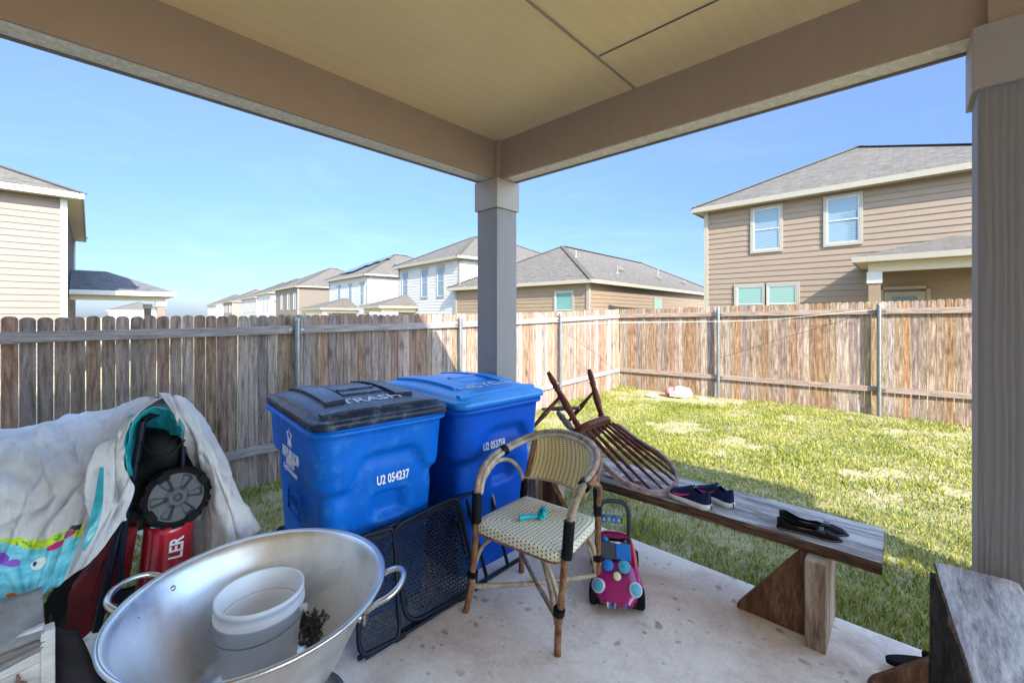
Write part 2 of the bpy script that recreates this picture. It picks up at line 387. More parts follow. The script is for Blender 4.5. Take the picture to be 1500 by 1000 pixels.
def make_grass():
    rng = np.random.default_rng(3); N = 0; allv = []; 
    def dens(x, y):
        d = math.hypot(x, y); return 6200 if d < 4 else (4000 if d < 6 else 2700)
    pts = []
    cell = .25; x = -5.05
    while x < 1.9:
        y = -1.3
        while y < 9.12:
            cx, cy = x + cell / 2, y + cell / 2
            inside = (cx > SX0 - .02 and cy < SY1 + .0)
            if not inside:
                n = mnoise.noise(V((cx * .8, cy * .8, 5))) * .5 + mnoise.noise(V((cx * 2.6, cy * 2.6, 9))) * .5
                k = 1.0 if n > -.1 else max(.12, 1 + (n + .1) * 4)
                if math.hypot(cx + 3.5, (cy - 8.85) * 1.6) < 1.1 + .3 * n: k = .06
                if math.hypot(cx + 2.55, (cy - 6.3) * 1.2) < .38: k = .1
                if math.hypot(cx + .4, cy - 9.1) < .35: k = .15
                if cx < -5.0 or cy > 9.0: k *= .7
                m = int(dens(cx, cy) * cell * cell * k)
                pts.append(np.column_stack([x + rng.random(m) * cell, y + rng.random(m) * cell]))
            y += cell
        x += cell
    P = np.vstack(pts)
    ok = ~((P[:, 0] > SX0 - .005) & (P[:, 1] < SY1 + .005)); P = P[ok]; n = len(P)
    z = np.array([gz(a, b) for a, b in P])
    low = np.array([mnoise.noise(V((a * 1.7, b * 1.7, 2))) for a, b in P])
    h = (.028 + .03 * rng.random(n)) * (1 + .5 * low)
    near_edge = (np.abs(P[:, 1] - SY1) < .45) | (np.abs(P[:, 0] + 5.1) < .25) | (P[:, 1] > 8.95) | (np.abs(P[:, 0] - SX0) < .3)
    h = np.where(near_edge, h * 1.35, h)
    a = rng.random(n) * 2 * np.pi; lean = .2 + .75 * rng.random(n); la = rng.random(n) * 2 * np.pi
    wd = (.0019 + .0018 * rng.random(n)) * np.where(np.hypot(P[:, 0], P[:, 1]) > 5, 1.7, 1.1)
    dx = np.cos(a) * wd; dy = np.sin(a) * wd; lx = np.cos(la) * h * lean; ly = np.sin(la) * h * lean
    X = P[:, 0]; Y = P[:, 1]; B = z - .012
    vs = np.empty((n, 5, 3))
    vs[:, 0] = np.column_stack([X - dx, Y - dy, B]); vs[:, 1] = np.column_stack([X + dx, Y + dy, B])
    vs[:, 2] = np.column_stack([X + dx * .8 + lx * .4, Y + dy * .8 + ly * .4, B + h * .62]); vs[:, 3] = np.column_stack([X - dx * .8 + lx * .4, Y - dy * .8 + ly * .4, B + h * .62])
    vs[:, 4] = np.column_stack([X + lx, Y + ly, B + h * (1 - .35 * lean) + .012])
    me = bpy.data.meshes.new('grass'); me.vertices.add(n * 5); me.vertices.foreach_set('co', vs.reshape(-1))
    base = np.arange(n) * 5
    q = np.column_stack([base, base + 1, base + 2, base + 3]); t = np.column_stack([base + 3, base + 2, base + 4])
    loops = np.concatenate([q.reshape(-1), t.reshape(-1)])
    me.loops.add(len(loops)); me.loops.foreach_set('vertex_index', loops.astype(np.int32))
    me.polygons.add(2 * n)
    me.polygons.foreach_set('loop_start', np.concatenate([np.arange(n) * 4, 4 * n + np.arange(n) * 3]).astype(np.int32))
    me.update(calc_edges=True); me.validate()
    me.materials.append(M['grass'])
    o = bpy.data.objects.new('grass', me); COL.objects.link(o)
    tag(o, 'short patchy green and straw coloured lawn grass', 'grass', None, 'stuff')
make_grass()

# ------------------------------------------------------------------ fences
def fence(name, label, axis, c, t0, t1, ztop, posts, face, pm, rm, pw=.094):
    """axis 'Y': runs along Y at X=c ; face = direction from fence to the yard (+1/-1 on the other axis)"""
    root = thing(name, (c, t0, -.2) if axis == 'Y' else (t0, c, -.2), label, 'fence')
    def P(t, off, z): return V((c + face * off, t, z)) if axis == 'Y' else V((t, c + face * off, z))
    bounds = [t0] + [p_ for p_ in posts if t0 < p_ < t1] + [t1]
    for a, b in zip(bounds[:-1], bounds[1:]):
        mb = MB(); n = max(1, round((b - a) / pw)); st = (b - a) / n
        for i in range(n):
            x0 = a + i * st + .0015 + random.random() * .002; x1 = a + (i + 1) * st - .0015 - random.random() * .0035
            tc = (x0 + x1) / 2; zt = ztop(tc) + random.uniform(-.006, .006); z0 = gz(*( (c, tc) if axis == 'Y' else (tc, c))) - .03
            off = random.uniform(-.003, .003); hw = (x1 - x0) / 2; lean = random.uniform(-.003, .003)
            poly = [(-hw, z0), (hw, z0), (hw + lean, zt - .03)]
            for k in range(1, 6):
                an = PI * k / 6; poly.append((lean + hw * math.cos(an) * .98, zt - .03 + .03 * math.sin(an) ** .8))
            poly.append((-hw + lean, zt - .03))
            mb.prism(poly, lambda q: P(tc + q[0], off - .008, q[1]), lambda q: P(tc + q[0], off + .008, q[1]))
        mb.build('picket_panel', pm, root)
        for dz in (-.165, -1.43):
            m2 = MB(); m2.bar(P(a + .004, .032, ztop(a) + dz), P(b - .004, .032, ztop(b) + dz), .038, .088)
            m2.build('rail', rm, root, mods=BEV(.003))
    for t in posts:
        m2 = MB(); zt = ztop(t) - .055
        m2.cyl(P(t, .085, gz(c, t) - .3 if axis == 'Y' else gz(t, c) - .3), P(t, .085, zt), .03, 20)
        o = m2.build('post', M['galv'], root)
        m3 = MB(); m3.lathe([(.001, .028), (.018, .024), (.031, .008), (.033, -.012)], P(t, .085, zt), 20); m3.build('post_cap', M['galv'], o)
        for dz in (-.165, -1.43):
            m4 = MB(); z = ztop(t) + dz
            m4.tube([P(t + .034 * math.cos(q), .085 + .034 * math.sin(q), z) for q in np.linspace(0, 2 * PI, 13)[:-1]], .004, 6, True)
            for sg in (-1, 1): m4.box(P(t + sg * .055, .0535, z), (.05, .004, .03) if axis == 'X' else (.004, .05, .03))
            m4.build('bracket', M['galv'], o)
    return root
def zt_left(y): return 1.5 + float(np.interp(y, [-.3, 4.7, 5.8, 9.2], [-.01, .03, .05, .15]))
def zt_back(x): return 1.5 + float(np.interp(x, [-5.1, .6, 3], [.15, .25, .28]))
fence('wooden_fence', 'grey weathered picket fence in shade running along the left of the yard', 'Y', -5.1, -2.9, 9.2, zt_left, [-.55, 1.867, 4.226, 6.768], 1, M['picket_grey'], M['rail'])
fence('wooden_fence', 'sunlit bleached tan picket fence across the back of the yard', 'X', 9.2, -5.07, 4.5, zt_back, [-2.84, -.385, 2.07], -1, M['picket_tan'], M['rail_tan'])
M['wire_dark'] = simple('rusty_wire', (.07, .05, .045), .6, .5)
M['cord'] = simple('white_cord', (.7, .68, .62), .7)
def wire(name, pts, r, m, label): tag(MB().tube(spline(pts, 8), r, 6).build(name, m), label, name.replace('_', ' '))
wire('washing_line', [(-5.02, 6.85, 1.33), (-4.2, 7.8, 1.36), (-3.4, 8.7, 1.37), (-2.0, 9.02, 1.42), (-.42, 9.06, 1.60)], .003, M['cord'], 'thin pale cord strung across the back fence from post to post')
wire('slack_wire', [(-2.78, 9.06, .66), (-1.6, 9.05, 1.13), (-.42, 9.06, 1.58)], .004, M['wire_dark'], 'dark wire slanting down across the sunlit back fence panel')
wire('slack_wire', [(-5.0, 6.80, 1.2), (-4.7, 7.3, .83), (-4.5, 7.7, .5), (-4.35, 7.95, .2)], .004, M['wire_dark'], 'dark wire slanting down from the top of the fence post by the far corner')

# ------------------------------------------------------------------ houses
def wallface(mb, a, b, z0, z1, out, lap=.19, holes=()):
    """lap siding from a to b (xy), outward normal out"""
    a = V((*a, 0)); b = V((*b, 0)); out = V((*out, 0)).normalized(); n = int(math.ceil((z1 - z0) / lap))
    for i in range(n):
        za = z0 + i * lap; zb = min(z1, za + lap)
        lo = out * .03; hi = out * .006
        A = a + lo + V((0, 0, za)); B = b + lo + V((0, 0, za)); C_ = b + hi + V((0, 0, zb)); D = a + hi + V((0, 0, zb))
        A2 = a + V((0, 0, za)); B2 = b + V((0, 0, za))
        mb.add([A, B, C_, D], [(0, 1, 2, 3)]); mb.add([A2, B2, B, A], [(0, 1, 2, 3)])
def hip_roof(mb, fm, x0, x1, y0, y1, ze, pitch, ridge_axis=None, th=.16):
    """hip roof with eaves rectangle, local coords; adds roof faces w. UV in metres. returns fascia MB, soffit MB"""
    W_, D_ = x1 - x0, y1 - y0; h = min(W_, D_) / 2; zr = ze + h * pitch
    c = [V((x0, y0, ze)), V((x1, y0, ze)), V((x1, y1, ze)), V((x0, y1, ze))]
    if W_ >= D_: r = [V((x0 + h, y0 + h, zr)), V((x1 - h, y0 + h, zr))]; faces = [(0, 1, 'r1', 'r0'), (1, 2, 'r1'), (2, 3, 'r0', 'r1'), (3, 0, 'r0')]
    else: r = [V((x0 + h, y0 + h, zr)), V((x0 + h, y1 - h, zr))]; faces = [(0, 1, 'r0'), (1, 2, 'r1', 'r0'), (2, 3, 'r1'), (3, 0, 'r0', 'r1')]
    for f in faces:
        vs = [c[q] if isinstance(q, int) else r[int(q[1])] for q in f]
        u = (vs[1] - vs[0]).normalized(); nrm = u.cross(vs[2] - vs[0]).normalized(); vv = nrm.cross(u)
        mb.add(vs, [tuple(range(len(vs)))], False, [[((p_ - vs[0]).dot(u), (p_ - vs[0]).dot(vv)) for p_ in vs]])
    return zr, r
def window(root, O, u, out, cx, z0, w, h, frame, glass, sash=True, name='window'):
    """window centred at distance cx along u from O"""
    O = V((*O, 0)); u = V((*u, 0)).normalized(); out = V((*out, 0)).normalized(); mt = frame_mat(O + u * cx + V((0, 0, z0)) + out * .0, u, (0, 0, 1))
    if mt.to_3x3().col[2].dot(out) < 0: mt = frame_mat(O + u * cx + V((0, 0, z0)), -u, (0, 0, 1))
    t = .09
    mb = MB(mt)
    for (x, y, a, b) in ((-w / 2 - t / 2, h / 2, t, h + 2 * t), (w / 2 + t / 2, h / 2, t, h + 2 * t)): mb.box((x, y, .045), (a, b, .05))
    for y in (-t / 2, h + t / 2): mb.box((0, y, .046), (w, t, .05))
    wn = mb.build(name, frame, root)
    m2 = MB(mt); s_ = .035
    for x in (-w / 2 + s_ / 2, w / 2 - s_ / 2): m2.box((x, h / 2, .043), (s_, h, .03))
    for y in (s_ / 2, h - s_ / 2) + ((h / 2,) if sash else ()): m2.box((0, y, .0435), (w - 2 * s_, s_, .032))
    m2.build('window_sash', M['trim_white'], wn)
    MB(mt).box((0, h / 2, .028), (w - .02, h - .02, .01)).build('pane', glass, wn)
    return wn
def house(name, corner, rot, W_, D_, z0, ze, pitch, wall, trim, roofm, label, fx0=True, wins=(), oh=.4, group=None, corner_trim=None, sgn=-1):
    """near corner at `corner`; body extends sgn*W_ along local x and +D_ along local y. wins: (face,'F' front(-y) or 'S' side facing camera side, dist from the corner, z, w, h, glass)"""
    root = thing(name, (corner[0], corner[1], z0), label, 'house', group)
    ca, sa = math.cos(rot), math.sin(rot); ux = V((ca, sa)); uy = V((-sa, ca)); C0 = V((corner[0], corner[1]))
    ex = ux * sgn
    A = C0; B = C0 + ex * W_; C_ = B + uy * D_; D__ = C0 + uy * D_
    mb = MB(); wallface(mb, A, B, z0, ze + .1, -uy); wallface(mb, A, D__, z0, ze + .1, -ex); wallface(mb, B, C_, z0, ze + .1, ex); wallface(mb, D__, C_, z0, ze + .1, uy)
    wo_ = mb.build('wall', wall, root)
    for p_ in (A, B, C_, D__):
        mt = MB(); mt.box((p_.x, p_.y, (z0 + ze) / 2 + .04), (.15, .15, ze - z0 + .08), rot); mt.build('corner_trim', corner_trim or trim, root)
    mtx = Matrix.Translation((corner[0], corner[1], 0)) @ Matrix.Rotation(rot, 4, 'Z')
    xa, xb = (-W_, 0) if sgn < 0 else (0, W_)
    rb = MB(mtx); zr, rd = hip_roof(rb, None, xa - oh, xb + oh, -oh, D_ + oh, ze + .17, pitch); ro = rb.build('roof', roofm, root)
    rc = MB(mtx); z_ = ze + .17; cs = [V((xa - oh, -oh, z_)), V((xb + oh, -oh, z_)), V((xb + oh, D_ + oh, z_)), V((xa - oh, D_ + oh, z_))]
    for i, c in enumerate(cs):
        tgt = min(rd, key=lambda q: (q - c).length); rc.bar(c + V((0, 0, .015)), tgt + V((0, 0, .015)), .26, .03)
    rc.bar(rd[0] + V((0, 0, .02)), rd[1] + V((0, 0, .02)), .28, .03); rc.build('ridge_cap', roofm, ro)
    fb = MB(mtx); fh = .17; zc = ze + .17 - fh / 2 - .003
    fb.box(((xa + xb) / 2, -oh - .01, zc), (xb - xa + 2 * oh + .06, .03, fh)); fb.box(((xa + xb) / 2, D_ + oh + .01, zc), (xb - xa + 2 * oh + .06, .03, fh))
    fb.box((xa - oh - .012, D_ / 2, zc), (.03, D_ + 2 * oh - .01, fh)); fb.box((xb + oh + .012, D_ / 2, zc), (.03, D_ + 2 * oh - .01, fh)); fb.build('fascia', trim, root)
    sb = MB(mtx); sb.box(((xa + xb) / 2, D_ / 2, ze + .03), (xb - xa + 2 * oh - .03, D_ + 2 * oh - .03, .02)); sb.build('soffit', M['soffit'], root)
    for (f, dist, z, w_, h_, g, fr) in wins:
        if f == 'F': window(root, (A.x, A.y), ex, -uy, dist, z, w_, h_, fr, g)
        else: window(root, (A.x, A.y), uy, -ex, dist, z, w_, h_, fr, g)
    return root, mtx
def patio_cover(root, mtx, x0, x1, depth, ze, roofm, colm, side=-1, z0=-.3, cols=True, pitch=.3, oh=.3):
    """covered porch in front of the -y face, with hip roof"""
    rb = MB(mtx); y0 = -depth
    c = [V((x0 - oh, y0 - oh, ze + .15)), V((x1 + oh, y0 - oh, ze + .15)), V((x1 + oh, 0, ze + .15)), V((x0 - oh, 0, ze + .15))]
    hp = (depth + oh); a = V((x0 - oh + hp * .8, 0, ze + .15 + hp * pitch)); b = V((x1 + oh - hp * .8, 0, ze + .15 + hp * pitch))
    if a.x > b.x: a = V(((x0 + x1) / 2 - .05, -.0, a.z)); b = V(((x0 + x1) / 2 + .05, 0, a.z))
    for vs in ([c[0], c[1], b, a], [c[1], c[2], b], [c[3], c[0], a]):
        u = (vs[1] - vs[0]).normalized(); nrm = u.cross(vs[2] - vs[0]).normalized(); vv = nrm.cross(u)
        rb.add(vs, [tuple(range(len(vs)))], False, [[((p_ - vs[0]).dot(u), (p_ - vs[0]).dot(vv)) for p_ in vs]])
    rb.build('porch_roof', roofm, root)
    fb = MB(mtx); zc = ze + .07
    fb.box(((x0 + x1) / 2, y0 - oh, zc), (x1 - x0 + 2 * oh + .04, .04, .15)); fb.box((x0 - oh, (y0 - oh) / 2, zc), (.04, depth + oh - .05, .15)); fb.box((x1 + oh, (y0 - oh) / 2, zc), (.04, depth + oh - .05, .15)); fb.build('porch_fascia', M['trim_cream'], root)
    sb = MB(mtx); sb.box(((x0 + x1) / 2, (y0 - oh) / 2, ze + .01), (x1 - x0 + 2 * oh - .06, depth + oh - .06, .02)); sb.box(((x0 + x1) / 2, y0 + .1, ze - .13), (x1 - x0, .18, .25))
    for x in (x0 + .1, x1 - .1): sb.box((x, -depth / 2 + .02, ze - .13), (.18, depth - .2, .25))
    sb.build('porch_ceiling', M['soffit'], root)
    for x in (x0 + .13, x1 - .13):
        cb = MB(mtx); cb.box((x, y0 + .13, (z0 + ze - .56) / 2), (.24, .24, ze - .56 - z0)); co = cb.build('porch_column', colm, root)
        cc = MB(mtx); cc.box((x, y0 + .13, ze - .41), (.31, .31, .3)); cc.build('capital', M['trim_white'], co)

G0 = -.35
GB, GT, GD = M['glass_blind'], M['glass_teal'], M['glass_dark']
tw, tc_, td = M['trim_white'], M['trim_cream'], M['trim_dark']
# right two-storey tan house
c = at(1035, 462, 16.45)
r_, mx = house('two_storey_house', (c.x, c.y), 0, 8.5, 12.5, G0, 5.42, .53, M['sd_tan'], tc_, M['shingle'], 'two storey tan house with a small porch behind the back fence on the right', sgn=1,
    wins=[('F', 2.03, 3.80, .82, 1.45, GB, tc_), ('F', 4.16, 3.80, .82, 1.45, GB, tc_), ('F', 1.51, 1.27, .85, 1.28, GT, tc_), ('F', 2.50, 1.27, .85, 1.28, GT, tc_)])
patio_cover(r_, mx, 4.9, 8.3, 2.2, 2.92, M['shingle'], M['sd_brown'], pitch=.26)
dd = MB(mx); dd.box((5.6, -.06, 1.15), (.9, .05, 2.1)); d_ = dd.build('door', M['trim_cream'], r_); MB(mx).box((5.6, -.09, 1.7), (.55, .02, .7)).build('door_window', M['glass_blind'], d_)
dt = MB(mx)
for x in (5.09, 6.11): dt.box((x, -.065, 1.17), (.09, .06, 2.2))
dt.box((5.6, -.066, 2.315), (.93, .06, .09)); dt.build('door_frame', tc_, r_)
# brown single storey
def dirvec(px): return at(px, 462, 1)
c = at(862, 462, 20)
r_, mx = house('single_storey_house', (c.x, c.y), R(2), 9.2, 20.5, G0, 3.0, .52, M['sd_brown'], tc_, M['shingle'], 'long single storey khaki house with a big hip roof behind the fence corner', corner_trim=td,
    wins=[('F', 1.35, .9, 1.0, 1.75, GT, td), ('F', 5.2, .9, 1.0, 1.75, GT, td), ('S', 8, .9, 1.0, 1.6, GT, td)])
for (x, y, k) in ((-2.6, 3.0, 'p'), (-.9, 4.6, 'p'), (-1.6, 6.2, 'b'), (-1.2, 11, 'b'), (-2.4, 14, 'p'), (-1.0, 15.2, 'b')):
    zz = 3.17 + (min(-x, 9.2 + x, y) + .4) * .52; vb = MB(mx)
    if k == 'p': vb.cyl((x, y, zz - .1), (x, y, zz + .42), .045, 10); vb.lathe([(.13, 0), (.05, .1)], (x, y, zz - .02), 12)
    else: vb.box((x + .1, y, zz + .06), (.35, .4, .14), Matrix.Rotation(R(27), 3, 'Y'))
    vb.build('roof_vent', td, r_)
c = at(980, 462, 47)
r_, mx = house('single_storey_house', (c.x, c.y), R(2), 12, 16, G0, 3.0, .45, M['sd_grey'], tc_, M['shingle'], 'shaded single storey house far back between the khaki roof and the tan house', wins=[('S', 3, 1.0, 1.3, 1.3, GT, td), ('S', 9, 1.0, 1.0, 1.3, GD, td)], corner_trim=td)
# row on the left of the column
RT = R(-5.8)
def rowhouse(px, d, W_, D_, ze, wall, label, wins, pitch=.5, trim=tc_, ct=td, name='two_storey_house', grp='houses of the distant row'):
    c = at(px, 462, d); return house(name, (c.x, c.y), RT, W_, D_, G0 - .1, ze, pitch, wall, trim, M['shingle'], label, wins=wins, corner_trim=ct, group=grp)
def w2(*ds, z=3.15, g=GB, h=1.6, w_=.85): return [('F', d, z, w_, h, g, td) for d in ds]
r_, mx = rowhouse(673.5, 26, 7.9, 11, 4.93, M['sd_white'], 'white two storey house just left of the column with three upper windows', w2(2.15, 4.2, 7.0, z=2.75, h=1.9, w_=.75) + [('F', 3.4, .55, .8, 1.0, GT, tc_), ('F', 2.5, .55, .8, 1.0, GT, tc_)])
patio_cover(r_, mx, -8.2, -5.3, 2.6, 2.0, M['shingle'], M['trim_white'], pitch=.3)
r_, mx = rowhouse(538.4, 37, 9.6, 11, 4.93, M['sd_white'], 'white two storey house with black solar panels on its roof', w2(1.2, 4.0, 6.9, z=2.45, h=1.95, w_=.8))
patio_cover(r_, mx, -8.6, -2.2, 3.0, 2.0, M['shingle'], M['trim_white'], pitch=.3)
sp = MB(mx)
for (x, y) in ((-7.0, 1.0), (-5.3, 1.0), (-4.6, 2.3), (-3.6, 2.9), (-6.3, 2.1)):
    sp.box((x, y, 5.22 + (y + .4) * .5 + .07), (1.65, 1.4, .05), Matrix.Rotation(math.atan(.5), 3, 'X'))
sp.build('solar_panel', M['solar'], r_)
sp = MB(mx)
for y in (4.0, 5.4): sp.box((-1.2, y, 5.22 + 1.6 * .5 + .07), (1.7, 1.3, .05), Matrix.Rotation(math.atan(.5), 3, 'Y'))
sp.build('solar_panel', M['solar'], r_)
rowhouse(436.6, 52, 11, 12, 4.95, M['sd_taupe'], 'taupe two storey house with a sunlit tan side, left of the solar panel house', w2(1.4, 4.3, 7.6, z=2.3, h=1.95, w_=.85))
rowhouse(397, 62, 9, 12, 4.7, M['sd_white'], 'narrow white two storey house showing beside the taupe one', w2(2.0, 4.6, z=2.3, h=1.8, w_=.85))
rowhouse(375.5, 78, 14, 12, 4.75, M['sd_grey'], 'pale grey two storey house in the middle of the far row', w2(1.5, 3.5, 6, 8.2, 11, z=2.2, h=1.8, w_=.9))
rowhouse(340.8, 100, 14, 12, 4.7, M['sd_pink'], 'beige two storey house second from the far end of the row', w2(2, 4.2, 8, 11, z=2.2, h=1.8, w_=.9))
rowhouse(317, 125, 20, 12, 4.6, M['sd_white'], 'white house at the far left end of the distant row', w2(3, 9, 14, z=1.2, h=2.8, w_=.9))
# left neighbour
c = at(93.5, 462, 13.2)
root, mx = house('two_storey_house', (c.x, c.y), R(-2), 10.2, 0.001, G0, 3.67 + 1.5 - .06, .45, M['sd_pink'], tc_, M['shingle'], 'x', oh=.0) if False else (None, None)
def left_house():
    th = R(-2.5); C0 = V((c.x, c.y)); W_, D_ = 10.0, 9.0
    # body: right side wall faces +x (towards the camera), body extends -x and -y from the far corner
    org = C0 - V((-math.sin(th), math.cos(th))) * D_
    return house('two_storey_house', (org.x, org.y), th, W_, D_, G0, 5.08, .47, M['sd_pink'], tw, M['shingle'], 'two storey beige house cut by the left edge of the photo', oh=.42, corner_trim=tw)
root, mx = left_house()
# porch on the +y side of the left neighbour
def left_porch():
    ze = 2.28; x0, x1, y0, y1 = -9.2, -3.2, 9.04, 11.75; oh = .3
    rb = MB(mx); zb = ze + .15; cs = [V((x0 - oh, y0, zb)), V((x1 + oh, y0, zb)), V((x1 + oh, y1 + oh, zb)), V((x0 - oh, y1 + oh, zb))]
    hp = 1.7; zr = zb + .85; a = V((x0 + 2.4, y0, zr)); b = V((x1 - 1.6, y0, zr)); a2 = V((x0 + 2.4, y0 + 1.0, zr)); b2 = V((x1 - 1.6, y0 + 1.0, zr))
    for vs in ([cs[1], cs[2], b2, b], [cs[2], cs[3], a2, b2], [cs[3], cs[0], a, a2], [a, b, b2, a2]):
        u = (vs[1] - vs[0]).normalized(); nrm = u.cross(vs[2] - vs[0]).normalized(); vv = nrm.cross(u)
        rb.add(vs, [(0, 1, 2, 3)], False, [[((p_ - vs[0]).dot(u), (p_ - vs[0]).dot(vv)) for p_ in vs]])
    rb.build('porch_roof', M['shingle_dark'], root)
    fb = MB(mx); zc = ze + .07
    fb.box((x1 + oh, (y0 + y1 + oh) / 2, zc), (.04, y1 + oh - y0, .17)); fb.box(((x0 + x1) / 2, y1 + oh + .02, zc), (x1 - x0 + 2 * oh, .04, .17)); fb.build('porch_fascia', tw, root)
    sb = MB(mx); sb.box(((x0 + x1) / 2, (y0 + y1 + oh) / 2, ze + .01), (x1 - x0 + 2 * oh - .06, y1 + oh - y0, .02)); sb.box((x1 - .1, (y0 + y1) / 2, ze - .1), (.18, y1 - y0, .2)); sb.build('porch_ceiling', M['soffit'], root)
    for x in (x0 + .2, x1 - .13):
        cb = MB(mx); cb.box((x, y1 - .13, (G0 + ze - .42) / 2), (.26, .26, ze - .42 - G0)); co = cb.build('porch_column', M['sd_pink'], root)
        MB(mx).box((x, y1 - .13, ze - .31), (.34, .34, .2)).build('capital', tw, co)
left_porch()
c2 = at(160, 462, 95)
house('distant_house', (c2.x, c2.y), R(-10), 12, 9, G0, 2.5, .4, M['sd_white'], tw, M['shingle'], 'small pale house glimpsed under the neighbour porch roof on the far left')

# ------------------------------------------------------------------ own house and covered porch
BX, BY, ZB, ZC = -2.5, 2.5, 2.59, 2.885
porch = thing('covered_porch', (-1, 1, 0), 'brown painted covered porch roof with beams and columns over the patio', 'porch')
mb = MB(); mb.box((.25, .7, ZC + .01), (5.6, 3.7, .02)); cel = mb.build('ceiling', M['ceiling'], porch)
sm = MB(); sm.box((-1.233, .75, ZC - .003), (.011, 3.36, .008)); sm.build('ceiling_batten', M['beam'], cel); sm = MB(); sm.box((.9, 1.99, ZC - .0035), (4.24, .0045, .007)); sm.build('ceiling_seam', M['trim_dark'], cel)
x_in, x_out, y_in, y_out = BX + .075, BX - .1, BY - .075, BY + .1
def beam(a, b):
    m1 = MB(); m1.box(((a[0] + b[0]) / 2, (a[1] + b[1]) / 2, (ZB + ZC + .12) / 2 + .006), (abs(a[0] - b[0]) or .175, abs(a[1] - b[1]) or .175, ZC + .12 - ZB - .012)); bo = m1.build('beam', M['beam'], porch)
    return bo
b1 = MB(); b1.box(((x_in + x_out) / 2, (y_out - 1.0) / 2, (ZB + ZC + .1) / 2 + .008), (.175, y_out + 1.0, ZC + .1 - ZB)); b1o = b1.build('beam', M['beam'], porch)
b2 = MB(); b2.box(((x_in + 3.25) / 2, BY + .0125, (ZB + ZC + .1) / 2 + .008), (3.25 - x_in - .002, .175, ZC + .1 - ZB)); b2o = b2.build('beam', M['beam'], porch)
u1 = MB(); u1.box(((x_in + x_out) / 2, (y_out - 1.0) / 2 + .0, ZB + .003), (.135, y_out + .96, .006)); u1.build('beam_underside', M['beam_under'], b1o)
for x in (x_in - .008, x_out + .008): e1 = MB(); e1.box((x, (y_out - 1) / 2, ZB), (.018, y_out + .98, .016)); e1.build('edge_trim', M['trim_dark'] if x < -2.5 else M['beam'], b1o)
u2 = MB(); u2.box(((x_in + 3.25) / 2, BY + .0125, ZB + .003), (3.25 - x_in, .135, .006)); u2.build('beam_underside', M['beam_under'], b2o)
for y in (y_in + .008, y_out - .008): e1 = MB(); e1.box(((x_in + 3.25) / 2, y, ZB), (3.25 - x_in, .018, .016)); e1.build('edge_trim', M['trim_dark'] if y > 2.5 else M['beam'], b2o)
for (cx, cy) in ((BX, BY), (.297, BY), (3.15, BY)):
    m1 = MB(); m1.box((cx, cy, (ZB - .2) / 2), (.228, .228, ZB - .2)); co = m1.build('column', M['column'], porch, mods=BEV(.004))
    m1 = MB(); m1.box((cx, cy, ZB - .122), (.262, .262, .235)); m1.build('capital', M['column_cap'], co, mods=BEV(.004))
    if cx < 1: m1 = MB(); m1.box((cx + .012, cy - .012, (ZB + ZC) / 2 - .003), (.2, .2, ZC - ZB - .006)); m1.build('column_block', M['beam'], co)
# porch roof shell above the ceiling
rb = MB(); x0, x1, y1 = -2.78, 3.35, 2.78; ze = 2.97; yb = -1.0; zb = ze + (y1 - yb) * .28
rb.add([(x0, y1, ze), (x1, y1, ze), (x1 - 1.5, yb, zb), (x0 + 1.5, yb, zb), (x0, yb, ze), (x1, yb, ze)], [(0, 1, 2, 3)[::-1], (0, 3, 4), (1, 5, 2)], False, [[(0, 0), (0, 4), (6, 4), (6, 0)][::-1], [(0, 0), (2, 2), (0, 4)], [(0, 0), (4, 0), (2, 2)]])
rb.build('roof', M['shingle'], porch)
fb = MB(); fb.box(((x0 + x1) / 2, y1, ze - .07), (x1 - x0, .02, .15)); fb.box((x0, (y1 + yb) / 2 - .02, ze - .07), (.02, y1 - yb - .05, .15)); fb.box((x1, (y1 + yb) / 2 - .02, ze - .07), (.02, y1 - yb - .05, .15)); fb.build('fascia', M['beam'], porch)
own = thing('own_house', (4, -6, 0), 'unseen two storey pale house behind the camera that the porch is attached to', 'house')
mb = MB(); wallface(mb, (-3.0, -1.05), (6.3, -1.05), 6.1, 7.95, (0, 1)); wallface(mb, (6.3, -1.05), (6.3, -12), 6.1, 7.95, (1, 0)); wallface(mb, (-3.0, -1.05), (-3.0, -12), 6.1, 7.95, (-1, 0)); mb.build('upper_wall', M['own_wall'], own)  # unseen upper block, raised so its eave throws the shadow on the fence
rb = MB(Matrix.Identity(4)); hip_roof(rb, None, -3.4, 6.7, -12.4, -.45, 8.0, .3); rb.build('roof', M['shingle'], own)
MB().box((1.65, -6.4, 7.95), (9.9, 11.9, .04)).build('soffit', M['soffit'], own)
mb = MB(); wallface(mb, (-3.0, -1.05), (16, -1.05), -.2, 6.58, (0, 1)); wallface(mb, (-3.0, -1.05), (-3.0, -12), -.2, 6.1, (-1, 0)); wallface(mb, (16, -1.05), (16, -12), -.2, 6.6, (1, 0)); wallface(mb, (-3.0, -12), (16, -12), -.2, 6.1, (0, -1)); mb.build('wall', M['own_wall'], own)
rb = MB(Matrix.Identity(4)); hip_roof(rb, None, 2.4, 16.4, -12.4, -.45, 6.6, .3); rb.build('roof', M['shingle'], own)
MB().box((9.4, -6.4, 6.55), (13.7, 11.9, .04)).build('soffit', M['soffit'], own)
